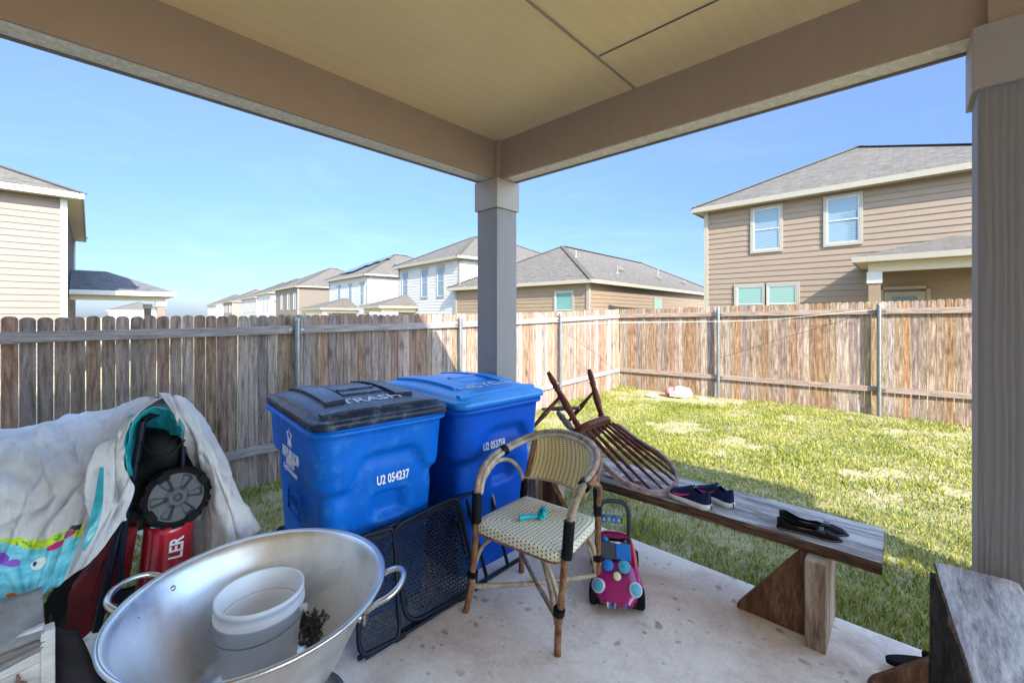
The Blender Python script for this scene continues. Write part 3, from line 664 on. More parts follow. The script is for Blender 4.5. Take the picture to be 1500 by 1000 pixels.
# ================================================================== objects on and around the patio
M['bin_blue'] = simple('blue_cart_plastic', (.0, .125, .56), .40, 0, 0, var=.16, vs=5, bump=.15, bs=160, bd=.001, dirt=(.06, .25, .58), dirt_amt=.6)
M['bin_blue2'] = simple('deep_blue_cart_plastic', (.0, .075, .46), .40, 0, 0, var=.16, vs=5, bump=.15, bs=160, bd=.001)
M['lid_black'] = simple('sun_faded_black_lid', (.016, .025, .052), .27, 0, 0, var=.3, vs=6, dirt=(.25, .27, .31), dirt_amt=.4)
M['lid_blue'] = simple('blue_lid', (.004, .20, .62), .33, 0, 0, var=.1, vs=6)
M['white_print'] = simple('white_print', (.85, .85, .85), .5, var=.02)
M['faded_print'] = simple('faded_raised_print', (.42, .48, .56), .5, var=.1)
M['black_plastic'] = simple('black_plastic', (.004, .004, .005), .5, var=.2)
M['black_rubber'] = simple('black_rubber', (.007, .007, .008), .8, var=.2, bump=.2)
M['black_metal'] = simple('black_powder_coated_metal', (.005, .009, .022), .4, .0, .0, var=.2)

for k_ in ('bin_blue', 'bin_blue2'): M[k_].node_tree.nodes['Principled BSDF'].inputs['Specular IOR Level'].default_value = .22
def rrect(hx, hy, r, n=10):
    """rounded rectangle, n pts per corner plus side points; returns list of (x,y,nx,ny)"""
    out = []
    for (sx, sy, a0) in ((1, -1, -90), (1, 1, 0), (-1, 1, 90), (-1, -1, 180)):
        cx, cy = sx * (hx - r), sy * (hy - r)
        for k in range(n):
            a = R(a0 + 90 * k / (n - 1)); out.append((cx + r * math.cos(a), cy + r * math.sin(a), math.cos(a), math.sin(a)))
    # densify straight sides
    res = []; m = len(out)
    for i in range(m):
        p, q = out[i], out[(i + 1) % m]; res.append(p); L = math.hypot(q[0] - p[0], q[1] - p[1])
        if L > .05:
            k = int(L / .025)
            for j in range(1, k): t = j / k; res.append(tuple(lerp(p[z], q[z], t) for z in range(4)))
    return res
def cart(name, loc, rot, body, lidm, label, lid_text, number, logo):
    root = thing(name, loc, label, 'bin', 'wheeled carts side by side'); mx = Matrix.Translation(loc) @ Matrix.Rotation(rot, 4, 'Z')
    base = rrect(.46, .32, .075); rows = []
    zs = list(np.linspace(.0, .99, 67))
    for z in zs:
        t = z / .99; kx = lerp(.80, .97, t); ky = lerp(.80, .97, t); row = []
        for (x, y, nx, ny) in base:
            X, Y = x * kx, y * ky
            # raised shoulder round front and sides, stepping lower near the corners
            u = abs(Y) / .3
            if nx > .5: zb = lerp(.835, .70, sstep(.45, .80, Y / .3)) if Y > 0 else lerp(.835, .68, sstep(.30, .62, -Y / .3))
            elif abs(ny) > .5: zb = lerp(.72, .68, sstep(0, .4, X)) + .0
            else: zb = .69
            off = .026 * sstep(zb - .025, zb + .03, z) - .012 * sstep(zb - .10, zb - .02, z) * (1 - sstep(zb - .02, zb + .02, z))
            if nx > .5 and -.05 < Y < .11: off -= .045 * sstep(.49, .505, z) * (1 - sstep(.615, .625, z)) * sstep(-.05, -.04, Y) * (1 - sstep(.10, .11, Y))
            if z > .955: off += .014
            if nx < -.5: off = 0
            row.append(V((X + nx * off - .0, Y + ny * off, z)))
        rows.append(row)
    mb = MB(mx); mb.grid(rows, True, True)
    n = len(rows[0]); mb.add(rows[0], [tuple(range(n))[::-1]])
    bo = mb.build('body', body, root)
    rim = MB(mx); pr = [V((x * .985 + nx * .03, y * .985 + ny * .03, .966)) for (x, y, nx, ny) in base]
    rim.tube(pr, .013, 8, True); rim.build('rim', body, bo)
    # lid
    lb = MB(mx); b2 = rrect(.49, .345, .07); rows = []
    def dome(x, y): return 1.028 + .05 * (1 - (x / .5) ** 2) * (1 - (y / .36) ** 4)
    for (k, z) in ((1.0, .987), (1.012, .99), (1.012, 1.012), (1.0, 1.022), (.975, 1.026), (.93, None), (.925, None)):
        row = []
        for (x, y, nx, ny) in b2:
            X, Y = x * k, y * k; row.append(V((X, Y, z if z else dome(X, Y) - (.0 if k == .925 else .004))))
        rows.append(row)
    for k in (.85, .7, .5, .3, .1, .001):
        rows.append([V((x * k, y * k, dome(x * k, y * k) + .004)) for (x, y, nx, ny) in b2])
    lb.grid(rows, True, True); lo = lb.build('lid', lidm, root)
    # raised lid parts: side strips, centre panel, front lip
    def slab(x0, x1, y0, y1, h, nm, par, mt, z_=0, x1b=None):
        m_ = MB(mx); nxn, nyn = 10, 6; top = []; 
        for i in range(nxn + 1):
            r_ = []
            for j in range(nyn + 1):
                t = i / nxn; x = lerp(x0, x1, t); y = lerp(y0, y1, j / nyn); r_.append(V((x, y, dome(x, y) + h + z_)))
            top.append(r_)
        m_.grid(top, False); side = [top[0][j] for j in range(nyn + 1)] + [top[i][nyn] for i in range(1, nxn + 1)] + [top[nxn][j] for j in range(nyn - 1, -1, -1)] + [top[i][0] for i in range(nxn - 1, 0, -1)]
        low = [p - V((0, 0, h + .01)) for p in side]; k = len(side)
        m_.add(side + low, [(i, (i + 1) % k, k + (i + 1) % k, k + i) for i in range(k)])
        return m_.build(nm, mt, par, mods=BEV(.004))
    slab(-.40, .27, -.235, -.135, .02, 'lid_rib', lo, lidm); slab(-.40, .27, .135, .235, .02, 'lid_rib', lo, lidm)
    slab(-.28, .15, -.11, .11, .012, 'lid_panel', lo, lidm); slab(.385, .425, -.30, .30, .016, 'lid_lip', lo, lidm)
    slab(.02, .06, -.10, .10, .020, 'lid_grip', lo, lidm)
    t = Matrix.Translation((.315, .0, 0)); zt = dome(.315, 0) + .008
    tm = mx @ Matrix.Translation((.275, 0, dome(.275, 0) + .0056)) @ Matrix.Rotation(R(6.2), 4, 'Y') @ Matrix.Rotation(R(90), 4, 'Z')
    text_mesh(lid_text, .105, 'lid_lettering', M['faded_print'], tm, lo, .0006, 1.0, .0015)
    # number on the front face
    zt = .69; fx = .46 * lerp(.80, .97, zt / .99) + .001
    tm = mx @ Matrix.Translation((fx + .003, .105 if number.endswith('37') else .14, zt)) @ Matrix.Rotation(R(3.5), 4, 'Y') @ Matrix.Rotation(R(90), 4, 'X').to_4x4()
    tm = mx @ Matrix.Translation((fx + .004, .045 if number.endswith('37') else -.05, zt if number.endswith('37') else .735)) @ Matrix(((0, 0, 1, 0), (1, 0, 0, 0), (0, 1, 0, 0), (0, 0, 0, 1)))
    text_mesh(number, .062, 'printed_number', M['white_print'], tm, bo, .0012, .62, .0012)
    if logo:
        sy = -.32 * .93 - .028
        L = Matrix(((1, 0, 0, .01), (0, 0, -1, sy), (0, 1, 0, 0), (0, 0, 0, 1)))
        def tx(s_, size, z, sx=1, b=.002): text_mesh(s_, size, 'printed_lettering', M['white_print'], mx @ L @ Matrix.Translation((0, z, 0)), bo, .0012, sx, b)
        tx('REPUBLIC\u00ae', .072, .775, .85, .0028); tx('SERVICES', .042, .733, .9, .002); tx('RepublicServices.com', .036, .698, .8, .0013)
        e = MB(mx @ L); pts = []
        for k in range(10):
            a = R(90 + 36 * k); rr = .048 if k % 2 == 0 else .022; pts.append((rr * math.cos(a) - .0, rr * math.sin(a) * 1.25 + .875, 0))
        e.tube(spline(pts, 5, True), .0075, 6, True); e.tube(spline([(-.025, .835, 0), (0, .86, 0), (.03, .845, 0), (.0, .825, 0), (-.02, .84, 0)], 5), .005, 6)
        eo = e.build('printed_emblem', M['white_print'], bo)
        dz = MB(mx @ L)
        for q in ((0, .47, .20, .008), (0, .585, .20, .008)): dz.box((q[0], q[1], -.03 if False else -.018), (q[2], q[3], .012))
        for q in (-.1, .1): dz.box((q, .5275, -.018), (.008, .123, .012))
        dz.build('moulded_frame', body, bo)
        text_mesh('TRASH', .06, 'moulded_lettering', body, mx @ L @ Matrix.Translation((0, .5275, -.02)), bo, .004, 1)
    for s in (-1, 1):
        wb = MB(mx @ Matrix.Translation((-.36, s * .27, .125))); wb.lathe([(.02, -.03), (.11, -.03), (.125, -.015), (.125, .015), (.11, .03), (.02, .03)], (0, 0, 0), 28, 'Y')
        wo = wb.build('wheel', M['black_rubber'], root)
    hb = MB(mx); hb.tube([(-.47, -.25, .96), (-.53, -.25, .97), (-.53, .25, .97), (-.47, .25, .96)], .014, 8); hb.build('handle', body, root)
    return root
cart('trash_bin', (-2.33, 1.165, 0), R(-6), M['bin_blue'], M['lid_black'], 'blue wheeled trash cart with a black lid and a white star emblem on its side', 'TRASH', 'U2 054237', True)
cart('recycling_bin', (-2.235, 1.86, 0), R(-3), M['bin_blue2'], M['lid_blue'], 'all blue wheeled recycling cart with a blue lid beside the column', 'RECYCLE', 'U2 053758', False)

# ---- folded black mesh bench/chair leaning on the carts
def mesh_chair():
    root = thing('folding_mesh_chair', (-1.78, 1.4, 0), 'black folded patio chair with two perforated panels leaning on its side against the carts', 'folding chair')
    fm = frame_mat((-1.755, .925, .014), (0, 1, 0), (-.105, 0, .475))   # local x = along Y, y = up the lean, z = towards viewer (+X)
    def T(): return MB(fm)
    sgn = 1 if fm.to_3x3().col[2].x > 0 else -1
    Zf = lambda z: z * sgn
    a = T(); a.tube([(-.02, 0, 0), (1.03, 0, 0)], .011, 10); a.tube([(-.0, .0, Zf(.028)), (.72, 0, Zf(.028))], .009, 10); a.build('frame_bar', M['black_metal'], root)
    a = T(); a.tube([(-.03, .475, 0), (1.0, .475, 0)], .011, 10); a.tube([(.1, .482, Zf(.026)), (.78, .482, Zf(.026))], .009, 10); a.build('frame_bar', M['black_metal'], root)
    for x, y1 in ((.70, .47), (.90, .40)):
        a = T(); a.tube([(x - .02, .475, 0), (x + .05, 0, 0)] if x < .8 else [(x - .03, .44, Zf(.0)), (x + .02, .01, Zf(.0))], .0105, 10); a.build('leg', M['black_metal'], root)
    a = T(); a.tube([(.87, .45, Zf(.001)), (.885, .36, Zf(.001))], .012, 10); a.build('leg_sleeve', M['galv'], root)
    for x, y in ((.17, 0), (.55, 0), (.13, .475), (.46, .478)):
        a = T(); a.box((x, y, Zf(.014)), (.055, .03, .045)); a.build('hinge', M['black_plastic'], root, mods=BEV(.006))
    def panel(quad, slots_v, bulge, nm):
        # quad: 4 corners (x,y) local  -> rounded tube outline + slotted sheet
        q = [V((*p, Zf(.035))) for p in quad]
        def P(u, v, z=0): 
            b = q[0].lerp(q[1], u).lerp(q[3].lerp(q[2], u), v); b.z += Zf(z + bulge * 4 * v * (1 - v)); return b
        c = .16; pts = []
        for (cu, cv, a0) in ((1 - c, c * .8, -90), (1 - c, 1 - c * .8, 0), (c, 1 - c * .8, 90), (c, c * .8, 180)):
            for k in range(7):
                an = R(a0 + 15 * k); pts.append(P(cu + c * math.cos(an), cv + c * .8 * math.sin(an)))
        a = T(); a.tube(pts, .0105, 8, True); fr = a.build(nm + '_frame', M['black_metal'], root)
        s_ = T(); W_ = (q[1] - q[0]).length; H_ = (q[3] - q[0]).length
        nv = int(H_ / .0155); nu = int(W_ / .021)
        def inside(u, v):
            for (cu, cv) in ((c, c * .8), (1 - c, c * .8), (1 - c, 1 - c * .8), (c, 1 - c * .8)):
                if (u < c) == (cu == c) and (u < c or u > 1 - c) and ((v < c * .8 and cv == c * .8) or (v > 1 - c * .8 and cv != c * .8)):
                    return ((u - cu) / c) ** 2 + ((v - cv) / (c * .8)) ** 2 < 1.0
            return 0 <= u <= 1 and 0 <= v <= 1
        th = .0022
        for i in range(nv + 1):           # continuous strips in u
            v = i / nv; us = [k / (2 * nu) for k in range(2 * nu + 1) if inside(k / (2 * nu), v)]
            if len(us) < 2: continue
            hv = .0036 / H_
            A = [P(u, v - hv, th) for u in us]; B = [P(u, v + hv, th) for u in us]; s_.grid([A, B], False)
            A2 = [P(u, v - hv, -th) for u in us]; B2 = [P(u, v + hv, -th) for u in us]; s_.grid([B2, A2], False); s_.grid([A2, A], False); s_.grid([B, B2], False)
            if i < nv:
                for k in range(nu + 1):
                    u = (k + (.5 if i % 2 else 0)) / nu; v2 = (i + 1) / nv
                    if not (inside(u, v) and inside(u, v2)): continue
                    hu = .0036 / W_
                    s_.add([P(u - hu, v, th * .9), P(u + hu, v, th * .9), P(u + hu, v2, th * .9), P(u - hu, v2, th * .9)], [(0, 1, 2, 3)])
                    s_.add([P(u - hu, v, -th * .9), P(u + hu, v, -th * .9), P(u + hu, v2, -th * .9), P(u - hu, v2, -th * .9)], [(3, 2, 1, 0)])
        # solid border band
        for sgnv in (0, 1):
            pass
        inner = []
        for p_ in pts:
            cpt = P(.5, .5); inner.append(p_ + (cpt - p_).normalized() * .032)
        s_.add(pts + inner, [(i, (i + 1) % len(pts), len(pts) + (i + 1) % len(pts), len(pts) + i) for i in range(len(pts))])
        s_.build(nm + '_mesh', M['black_metal'], fr)
    panel([(-.03, .02), (.17, .0), (.20, .47), (.02, .49)], 0, -.02, 'backrest')
    panel([(.215, .03), (.66, .01), (.60, .50), (.185, .475)], 0, -.03, 'seat')
mesh_chair()

# ---- stainless bowl, buckets and the stand
def mk_steel():
    m = NT('brushed_stainless'); v = m.coord(); n = m.noise(v, 3.2, 5, .65, .4)
    n2 = m.noise(m.coord((1, 1, 14)), 26, 3, .6)
    c = m.ramp(n, [(.3, (.46, .45, .44)), (.6, (.66, .65, .64))]); m.base(c)
    m.set(metal=1, rough=m.math('ADD', m.math('MULTIPLY', n, .34), .13)); m.bump(n2, .12, .002); return m.m
M['steel'] = mk_steel()
def mk_bowl():
    m = NT('used_stainless_bowl'); tc = m.n('ShaderNodeTexCoord'); v = m.coord(); n = m.noise(v, 4.5, 6, .7, .6)
    sp = m.n('ShaderNodeSeparateXYZ'); m.l(tc.outputs['Object'], sp.inputs[0])
    c = m.ramp(n, [(.3, (.62, .62, .62)), (.6, (.86, .86, .86))])
    # burnt residue patch on one side of the base (a stain of its own shape)
    px_ = m.math('SUBTRACT', sp.outputs[0], -.10); py_ = m.math('SUBTRACT', sp.outputs[1], .215); pz_ = m.math('SUBTRACT', sp.outputs[2], .05)
    dd_ = m.math('SQRT', m.math('ADD', m.math('ADD', m.math('MULTIPLY', px_, px_), m.math('MULTIPLY', py_, py_)), m.math('MULTIPLY', pz_, pz_)))
    n3 = m.noise(v, 30, 5, .7); f = m.math('SUBTRACT', m.math('ADD', .07, m.math('MULTIPLY', m.math('SUBTRACT', n3, .5), .16)), dd_)
    f = m.math('MAXIMUM', m.math('MINIMUM', m.math('MULTIPLY', f, 60), 1), 0)
    c = m.mix(f, c, m.ramp(m.noise(v, 70, 4, .7), [(.4, (.008, .007, .006)), (.62, (.11, .095, .08))])); m.base(c)
    m.set(metal=m.math('SUBTRACT', 1, m.math('MULTIPLY', f, .9)), rough=m.math('ADD', m.math('MAXIMUM', m.math('MULTIPLY', n, .62), m.math('MULTIPLY', f, .8)), .07))
    m.bump(m.math('ADD', m.noise(m.coord((1, 1, 10)), 18, 3, .6), m.math('MULTIPLY', m.noise(v, 5, 3), 3)), .14, .003); return m.m
M['bowl'] = mk_bowl()
M['white_plastic'] = simple('white_bucket_plastic', (.76, .77, .78), .38, var=.03, vs=4)
BC = V((-1.58, .47, .25))
bowl = thing('steel_bowl', BC, 'huge stainless steel bowl with looped rim handles in the foreground', 'bowl')
mb = MB(); prof = [(.001, .004), (.10, .002), (.165, .006), (.20, .02), (.225, .05), (.27, .13), (.330, .25), (.366, .325), (.379, .343), (.392, .350), (.395, .344), (.390, .338)]
mb.lathe([(r, z) for r, z in prof], BC, 96); bo = mb.build('shell', M['bowl'], bowl, mods=[('SOLIDIFY', dict(thickness=.003, offset=-1))])
mb = MB(); mb.tube([BC + V((.392 * math.cos(a), .392 * math.sin(a), .346)) for a in np.linspace(0, 2 * PI, 97)[:-1]], .0065, 8, True); mb.build('rolled_rim', M['steel'], bo)
for a0 in (223, 48):
    a = R(a0); er = V((math.cos(a), math.sin(a), 0)); et = V((-math.sin(a), math.cos(a), 0)); c0 = BC + er * .362 + V((0, 0, .325))
    pts = [c0 + et * -.085 + er * -.004 + V((0, 0, -.02)), c0 + et * -.088 + er * .035 + V((0, 0, .006)), c0 + et * -.075 + er * .075 + V((0, 0, .022)), c0 + et * -.03 + er * .10 + V((0, 0, .03)), c0 + et * .03 + er * .10 + V((0, 0, .03)), c0 + et * .075 + er * .075 + V((0, 0, .022)), c0 + et * .088 + er * .035 + V((0, 0, .006)), c0 + et * .085 + er * -.004 + V((0, 0, -.02))]
    mb = MB(); mb.tube(spline(pts, 6), .0095, 12)
    for s in (-1, 1): mb.box(c0 + et * s * .085 + er * .002 + V((0, 0, -.03)), (.006, .05, .03), Matrix.Rotation(a, 3, 'Z'))
    ho = mb.build('handle', M['steel'], bowl)
    for s in (-1, 1):
        for k in (-1, 1):
            rb = MB(); pr = BC + er * .3475 + et * (s * .085 + k * .013) + V((0, 0, .297 + .004 * k)); q = -er + V((0, 0, .3)); 
            fr = frame_mat(pr, et, q.cross(et)); rb.x = fr; rb.lathe([(.0001, .008), (.006, .007), (.010, .003), (.011, -.004)], (0, 0, 0), 14)
            rr_ = math.hypot(*(pr - BC).xy); rb.build('rivet', M['steel'], ho)
def bucket(name, c, r0, r1, h, label, bail=True, ribs=True):
    root = thing(name, c, label, 'bucket', 'nested white buckets in the bowl'); mb = MB(); c = V(c)
    prof = [(.001, .003), (r0 - .003, .003), (r1 - .004, h - .004), (r1 - .001, h), (r1 + .004, h), (r1 + .004, h - .018), (r1 - .001, h - .02)]
    if ribs: prof += [(r1 - .001, h - .045), (r1 + .006, h - .047), (r1 + .006, h - .055), (r1 - .002, h - .057)]
    prof += [(r0, .01), (r0 - .006, 0), (.001, 0)]
    mb.lathe(prof, c, 64); bo = mb.build('shell', M['white_plastic'], root)
    if bail:
        for a0 in (232, 52):
            a = R(a0); e = V((math.cos(a), math.sin(a), 0)); m2 = MB(); m2.cyl(c + e * (r1 - .003) + V((0, 0, h - .075)), c + e * (r1 + .017) + V((0, 0, h - .075)), .012, 14); m2.build('handle_ear', M['white_plastic'], root, mods=BEV(.003))
        m2 = MB(); a = R(232); e = V((math.cos(a), math.sin(a), 0)); t = V((-e.y, e.x, 0)); pts = []
        for k in range(13):
            q = PI * k / 12; pts.append(c + e * (r1 + .012) * math.cos(q) + t * (r1 + .014) * math.sin(q) + V((0, 0, h - .075 - .02 * math.sin(q))))
        m2.tube(spline(pts, 3), .002, 6); m2.build('bail', M['galv'], root)
    return root
bucket('bucket', (-1.632, .487, .262), .108, .131, .30, 'large white plastic bucket standing inside the steel bowl')
bucket('bucket', (-1.632, .487, .268), .09, .116, .225, 'smaller white bucket nested down inside the larger bucket', False, False)
# burner stand under the bowl
st = thing('burner_stand', (-1.58, .47, 0), 'black iron burner stand hidden under the steel bowl', 'stand')
mb = MB(); mb.tube([V((-1.58 + .17 * math.cos(a), .47 + .17 * math.sin(a), .238)) for a in np.linspace(0, 2 * PI, 33)[:-1]], .009, 8, True); mb.build('ring', M['black_metal'], st)
for a0 in (20, 140, 260):
    a = R(a0); e = V((math.cos(a), math.sin(a), 0)); mb = MB(); c = V((-1.58, .47, 0)); mb.tube([c + e * .17 + V((0, 0, .238)), c + e * .21 + V((0, 0, .0))], .010, 8); mb.build('leg', M['black_metal'], st)
mb = MB(); mb.lathe([(.001, .09), (.06, .09), (.07, .12), (.05, .15), (.001, .15)], (-1.58, .47, 0), 24); mb.build('burner', M['black_metal'], st)
pot = thing('steel_pot', (-1.47, .70, 0), 'small steel pot with a loop handle half hidden under the big bowl', 'pot')
mb = MB(); mb.lathe([(.001, .0), (.10, .0), (.11, .01), (.125, .19), (.132, .2), (.122, .198), (.106, .012), (.001, .008)], (-1.50, .575, 0), 48); mb.build('shell', M['steel'], pot)
c0 = V((-1.50, .575, .165)); e = V((math.cos(R(35)), math.sin(R(35)), 0)); t = V((-e.y, e.x, 0))
mb = MB(); mb.tube(spline([c0 + e * .12 - t * .05, c0 + e * .165 - t * .052, c0 + e * .19 - t * .03, c0 + e * .19 + t * .03, c0 + e * .165 + t * .052, c0 + e * .12 + t * .05], 6), .0065, 10); mb.build('handle', M['steel'], pot)

# ---- rattan bistro armchair
def mk_weave(name, c1, c2):
    m = NT(name); tc = m.n('ShaderNodeTexCoord'); sp = m.n('ShaderNodeSeparateXYZ'); m.l(tc.outputs['UV'], sp.inputs[0])
    u = m.math('MULTIPLY', sp.outputs[0], 23); v = m.math('MULTIPLY', sp.outputs[1], 23)
    fu = m.math('FRACT', u); col = m.math('FLOOR', u); sh = m.math('MULTIPLY', m.math('MODULO', col, 2), .5); fv = m.math('FRACT', m.math('ADD', v, sh))
    hole = m.math('MULTIPLY', m.math('LESS_THAN', m.math('ABSOLUTE', m.math('SUBTRACT', fu, .5)), .16), m.math('LESS_THAN', m.math('ABSOLUTE', m.math('SUBTRACT', fv, .5)), .24))
    edge = m.math('LESS_THAN', m.math('ABSOLUTE', m.math('SUBTRACT', m.math('FRACT', m.math('MULTIPLY', u, 2)), .5)), .43)
    w_ = m.math('ABSOLUTE', m.math('SUBTRACT', m.math('FRACT', m.math('ADD', m.math('MULTIPLY', u, 1), .0)), .5))
    n = m.noise(m.coord(), 7, 4); c = m.mix(n, c1, c2); c = m.mix(m.math('SUBTRACT', 1, edge), c, tuple(x * .88 for x in c1))
    c = m.mix(hole, c, (.035, .028, .02)); m.base(c); m.set(rough=.5)
    hh = m.math('ADD', m.math('MULTIPLY', m.math('SINE', m.math('MULTIPLY', m.math('ADD', fv, 0), 6.283)), .35), m.math('SUBTRACT', m.math('MULTIPLY', w_, -1), hole)); m.bump(hh, .6, .004); return m.m
M['weave_seat'] = mk_weave('cream_woven_seat', (.86, .82, .62), (.78, .72, .50))
M['weave_back'] = mk_weave('yellowed_woven_back', (.90, .76, .40), (.80, .62, .27))
M['rattan'] = wood('grey_tan_rattan', (.10, .065, .045), (.30, .22, .15), (.50, .43, .36), (3, 3, 2), .38, .2, 7)
M['rattan_brown'] = wood('brown_rattan', (.06, .03, .018), (.22, .11, .055), (.36, .20, .11), (4, 4, 2), .35, .2, 7)
M['rattan_pale'] = wood('pale_rattan', (.26, .19, .12), (.45, .36, .25), (.58, .50, .40), (3, 3, 2), .4, .2, 7)
M['wrap'] = simple('black_binding', (.004, .0045, .007), .35, 0, 0, bump=.6, bs=150, stretch=(.1, .1, 1), bd=.003)
def rattan_chair():
    root = thing('rattan_armchair', (-1.42, 1.7, 0), 'bistro armchair of grey rattan with cream woven seat and yellow woven back', 'chair')
    A, B, C_, D_ = V((-1.147, 1.526, 0)), V((-1.655, 1.432, 0)), V((-1.225, 1.985, 0)), V((-1.672, 1.874, 0))
    def tb(nm, pts, r, mat, k=6, par=root, n=12):
        return MB().tube(spline(pts, k), r, n).build(nm, mat, par)
    # arm/back hoop (double cane)
    hoop = [(-1.600, 1.455, .50), (-1.606, 1.458, .60), (-1.62, 1.50, .69), (-1.648, 1.59, .735), (-1.672, 1.72, .758), (-1.645, 1.86, .79), (-1.56, 1.955, .822), (-1.44, 1.995, .835), (-1.30, 1.975, .828), (-1.18, 1.90, .805), (-1.115, 1.79, .772), (-1.10, 1.68, .732), (-1.095, 1.60, .68), (-1.098, 1.555, .60), (-1.102, 1.53, .50)]
    tb('arm_hoop', hoop, .0155, M['rattan'])
    ctr = V((-1.38, 1.72, .7)); h2 = [V(p) + (ctr - V(p)).normalized() * .022 + V((0, 0, -.006)) for p in hoop[1:-1]]
    tb('arm_hoop', h2, .0125, M['rattan_pale'])
    h3 = [V(p) - (ctr - V(p)).normalized() * .018 + V((0, 0, -.012)) for p in hoop[4:-3]]
    tb('back_hoop', h3, .011, M['rattan_brown'])
    # inner arches from arm to rear posts
    tb('arm_arch', [(-1.592, 1.462, .49), (-1.60, 1.475, .60), (-1.615, 1.54, .68), (-1.635, 1.64, .715), (-1.648, 1.75, .69), (-1.65, 1.83, .62), (-1.648, 1.87, .53)], .011, M['rattan_pale'])
    tb('arm_arch', [(-1.108, 1.54, .49), (-1.108, 1.58, .60), (-1.108, 1.65, .68), (-1.112, 1.75, .70), (-1.13, 1.84, .66), (-1.16, 1.90, .60), (-1.19, 1.935, .52)], .013, M['rattan_brown'])
    # legs
    for nm, pts, mt in (('leg', [A, V((-1.143, 1.527, .12)), V((-1.122, 1.528, .30)), V((-1.103, 1.53, .50))], M['rattan_brown']),
                        ('leg', [B, V((-1.632, 1.438, .10)), V((-1.612, 1.448, .28)), V((-1.60, 1.455, .50))], M['rattan_brown']),
                        ('leg', [C_, V((-1.215, 1.975, .12)), V((-1.20, 1.945, .35)), V((-1.205, 1.945, .62)), V((-1.215, 1.93, .79))], M['rattan_brown']),
                        ('leg', [D_, V((-1.665, 1.872, .2)), V((-1.655, 1.87, .45)), V((-1.62, 1.895, .65)), V((-1.60, 1.915, .79))], M['rattan_brown'])):
        lg = tb(nm, pts, .0165, mt)
    # black bindings
    def wrap(p, q, r, nm='binding'): 
        p, q = V(p), V(q); m_ = MB(); n = max(3, int((q - p).length / .007)); 
        pts = []; rs = []
        for i in range(2 * n + 1): pts.append(p.lerp(q, i / (2 * n))); rs.append(r + (.0016 if i % 2 else 0))
        m_.tube(pts, rs, 14); m_.build(nm, M['wrap'], root)
    wrap((-1.103, 1.532, .44), (-1.098, 1.548, .60), .024); wrap((-1.60, 1.456, .46), (-1.606, 1.462, .61), .024)
    wrap((-1.655, 1.871, .44), (-1.645, 1.876, .56), .021); wrap((-1.20, 1.943, .46), (-1.203, 1.943, .60), .021)
    wrap((-1.138, 1.520, .185), (-1.132, 1.520, .215), .026); wrap((-1.625, 1.447, .185), (-1.62, 1.450, .215), .026); wrap((-1.208, 1.955, .22), (-1.204, 1.95, .25), .025)
    wrap((-1.667, 1.70, .745), (-1.664, 1.735, .752), .030); wrap((-1.105, 1.665, .712), (-1.11, 1.70, .722), .030)
    # braces
    tb('brace', [(-1.15, 1.535, .12), (-1.15, 1.54, .20), (-1.22, 1.56, .33), (-1.36, 1.58, .44)], .0105, M['rattan_pale'])
    tb('brace', [(-1.16, 1.54, .12), (-1.26, 1.60, .27), (-1.40, 1.66, .43)], .0135, M['rattan'])
    tb('brace', [(-1.632, 1.455, .10), (-1.618, 1.47, .26), (-1.57, 1.50, .36), (-1.46, 1.52, .43)], .010, M['rattan_pale'])
    tb('brace', [(-1.225, 1.965, .14), (-1.215, 1.93, .28), (-1.21, 1.86, .38), (-1.20, 1.80, .43)], .0125, M['rattan_pale'])
    tb('brace', [(-1.22, 1.97, .13), (-1.24, 1.9, .33), (-1.30, 1.86, .43)], .010, M['rattan_pale'])
    tb('stretcher', [(-1.632, 1.46, .125), (-1.44, 1.66, .128), (-1.215, 1.95, .135)], .0125, M['rattan_pale'])
    tb('stretcher', [(-1.66, 1.86, .13), (-1.42, 1.69, .152), (-1.15, 1.545, .13)], .0125, M['rattan'])
    # seat: rounded trapezoid slab with woven top and side
    fl, fr_, br, bl = V((-1.625, 1.440)), V((-1.105, 1.500)), V((-1.175, 1.91)), V((-1.635, 1.87))
    def q2(u, v): a = fl.lerp(fr_, u); b = bl.lerp(br, u); return a.lerp(b, v)
    rows = []; N = 26
    def zz(u, v): return .468 - .010 * math.sin(PI * u) * math.sin(PI * v) 
    out = []
    for k in range(4 * N):
        s_, t = divmod(k, N); t /= N; u, v = [(t, 0), (1, t), (1 - t, 1), (0, 1 - t)][s_]; out.append((u, v))
    def rnd(u, v):
        # superellipse corner rounding
        x, y = 2 * u - 1, 2 * v - 1; n_ = 9; L = (abs(x) ** n_ + abs(y) ** n_) ** (1 / n_); m_ = max(abs(x), abs(y)); k_ = m_ / L if L else 1; return (x * k_ + 1) / 2, (y * k_ + 1) / 2
    top = MB(); P = []
    for j in range(N + 1):
        P.append([]) 
        for i in range(N + 1):
            u, v = rnd(i / N, j / N); p_ = q2(u, v); e = max(abs(2 * u - 1), abs(2 * v - 1)); P[-1].append(V((p_.x, p_.y, zz(u, v) - .008 * sstep(.9, 1, e))))
    top.grid(P); 
    ring = [P[0][i] for i in range(N)] + [P[i][N] for i in range(N)] + [P[N][N - i] for i in range(N)] + [P[N - i][0] for i in range(N)]
    k = len(ring); lowr = [p_ + V((0, 0, -.042)) + (V((-1.385, 1.68, p_.z)) - p_).normalized() * .002 for p_ in ring]
    uvs = [[(i / N, 1.0), ((i + 1) / N, 1.0), ((i + 1) / N, 1.0 + .09), (i / N, 1.09)] for i in range(k)]
    top.add(ring + lowr, [(i, (i + 1) % k, k + (i + 1) % k, k + i) for i in range(k)], True, uvs)
    top.add(lowr, [tuple(range(k))]); top.build('seat', M['weave_seat'], root)
    m_ = MB(); m_.tube([p_ + V((0, 0, -.004)) for p_ in lowr], .006, 6, True); m_.build('seat_edging', M['rattan_brown'], root)
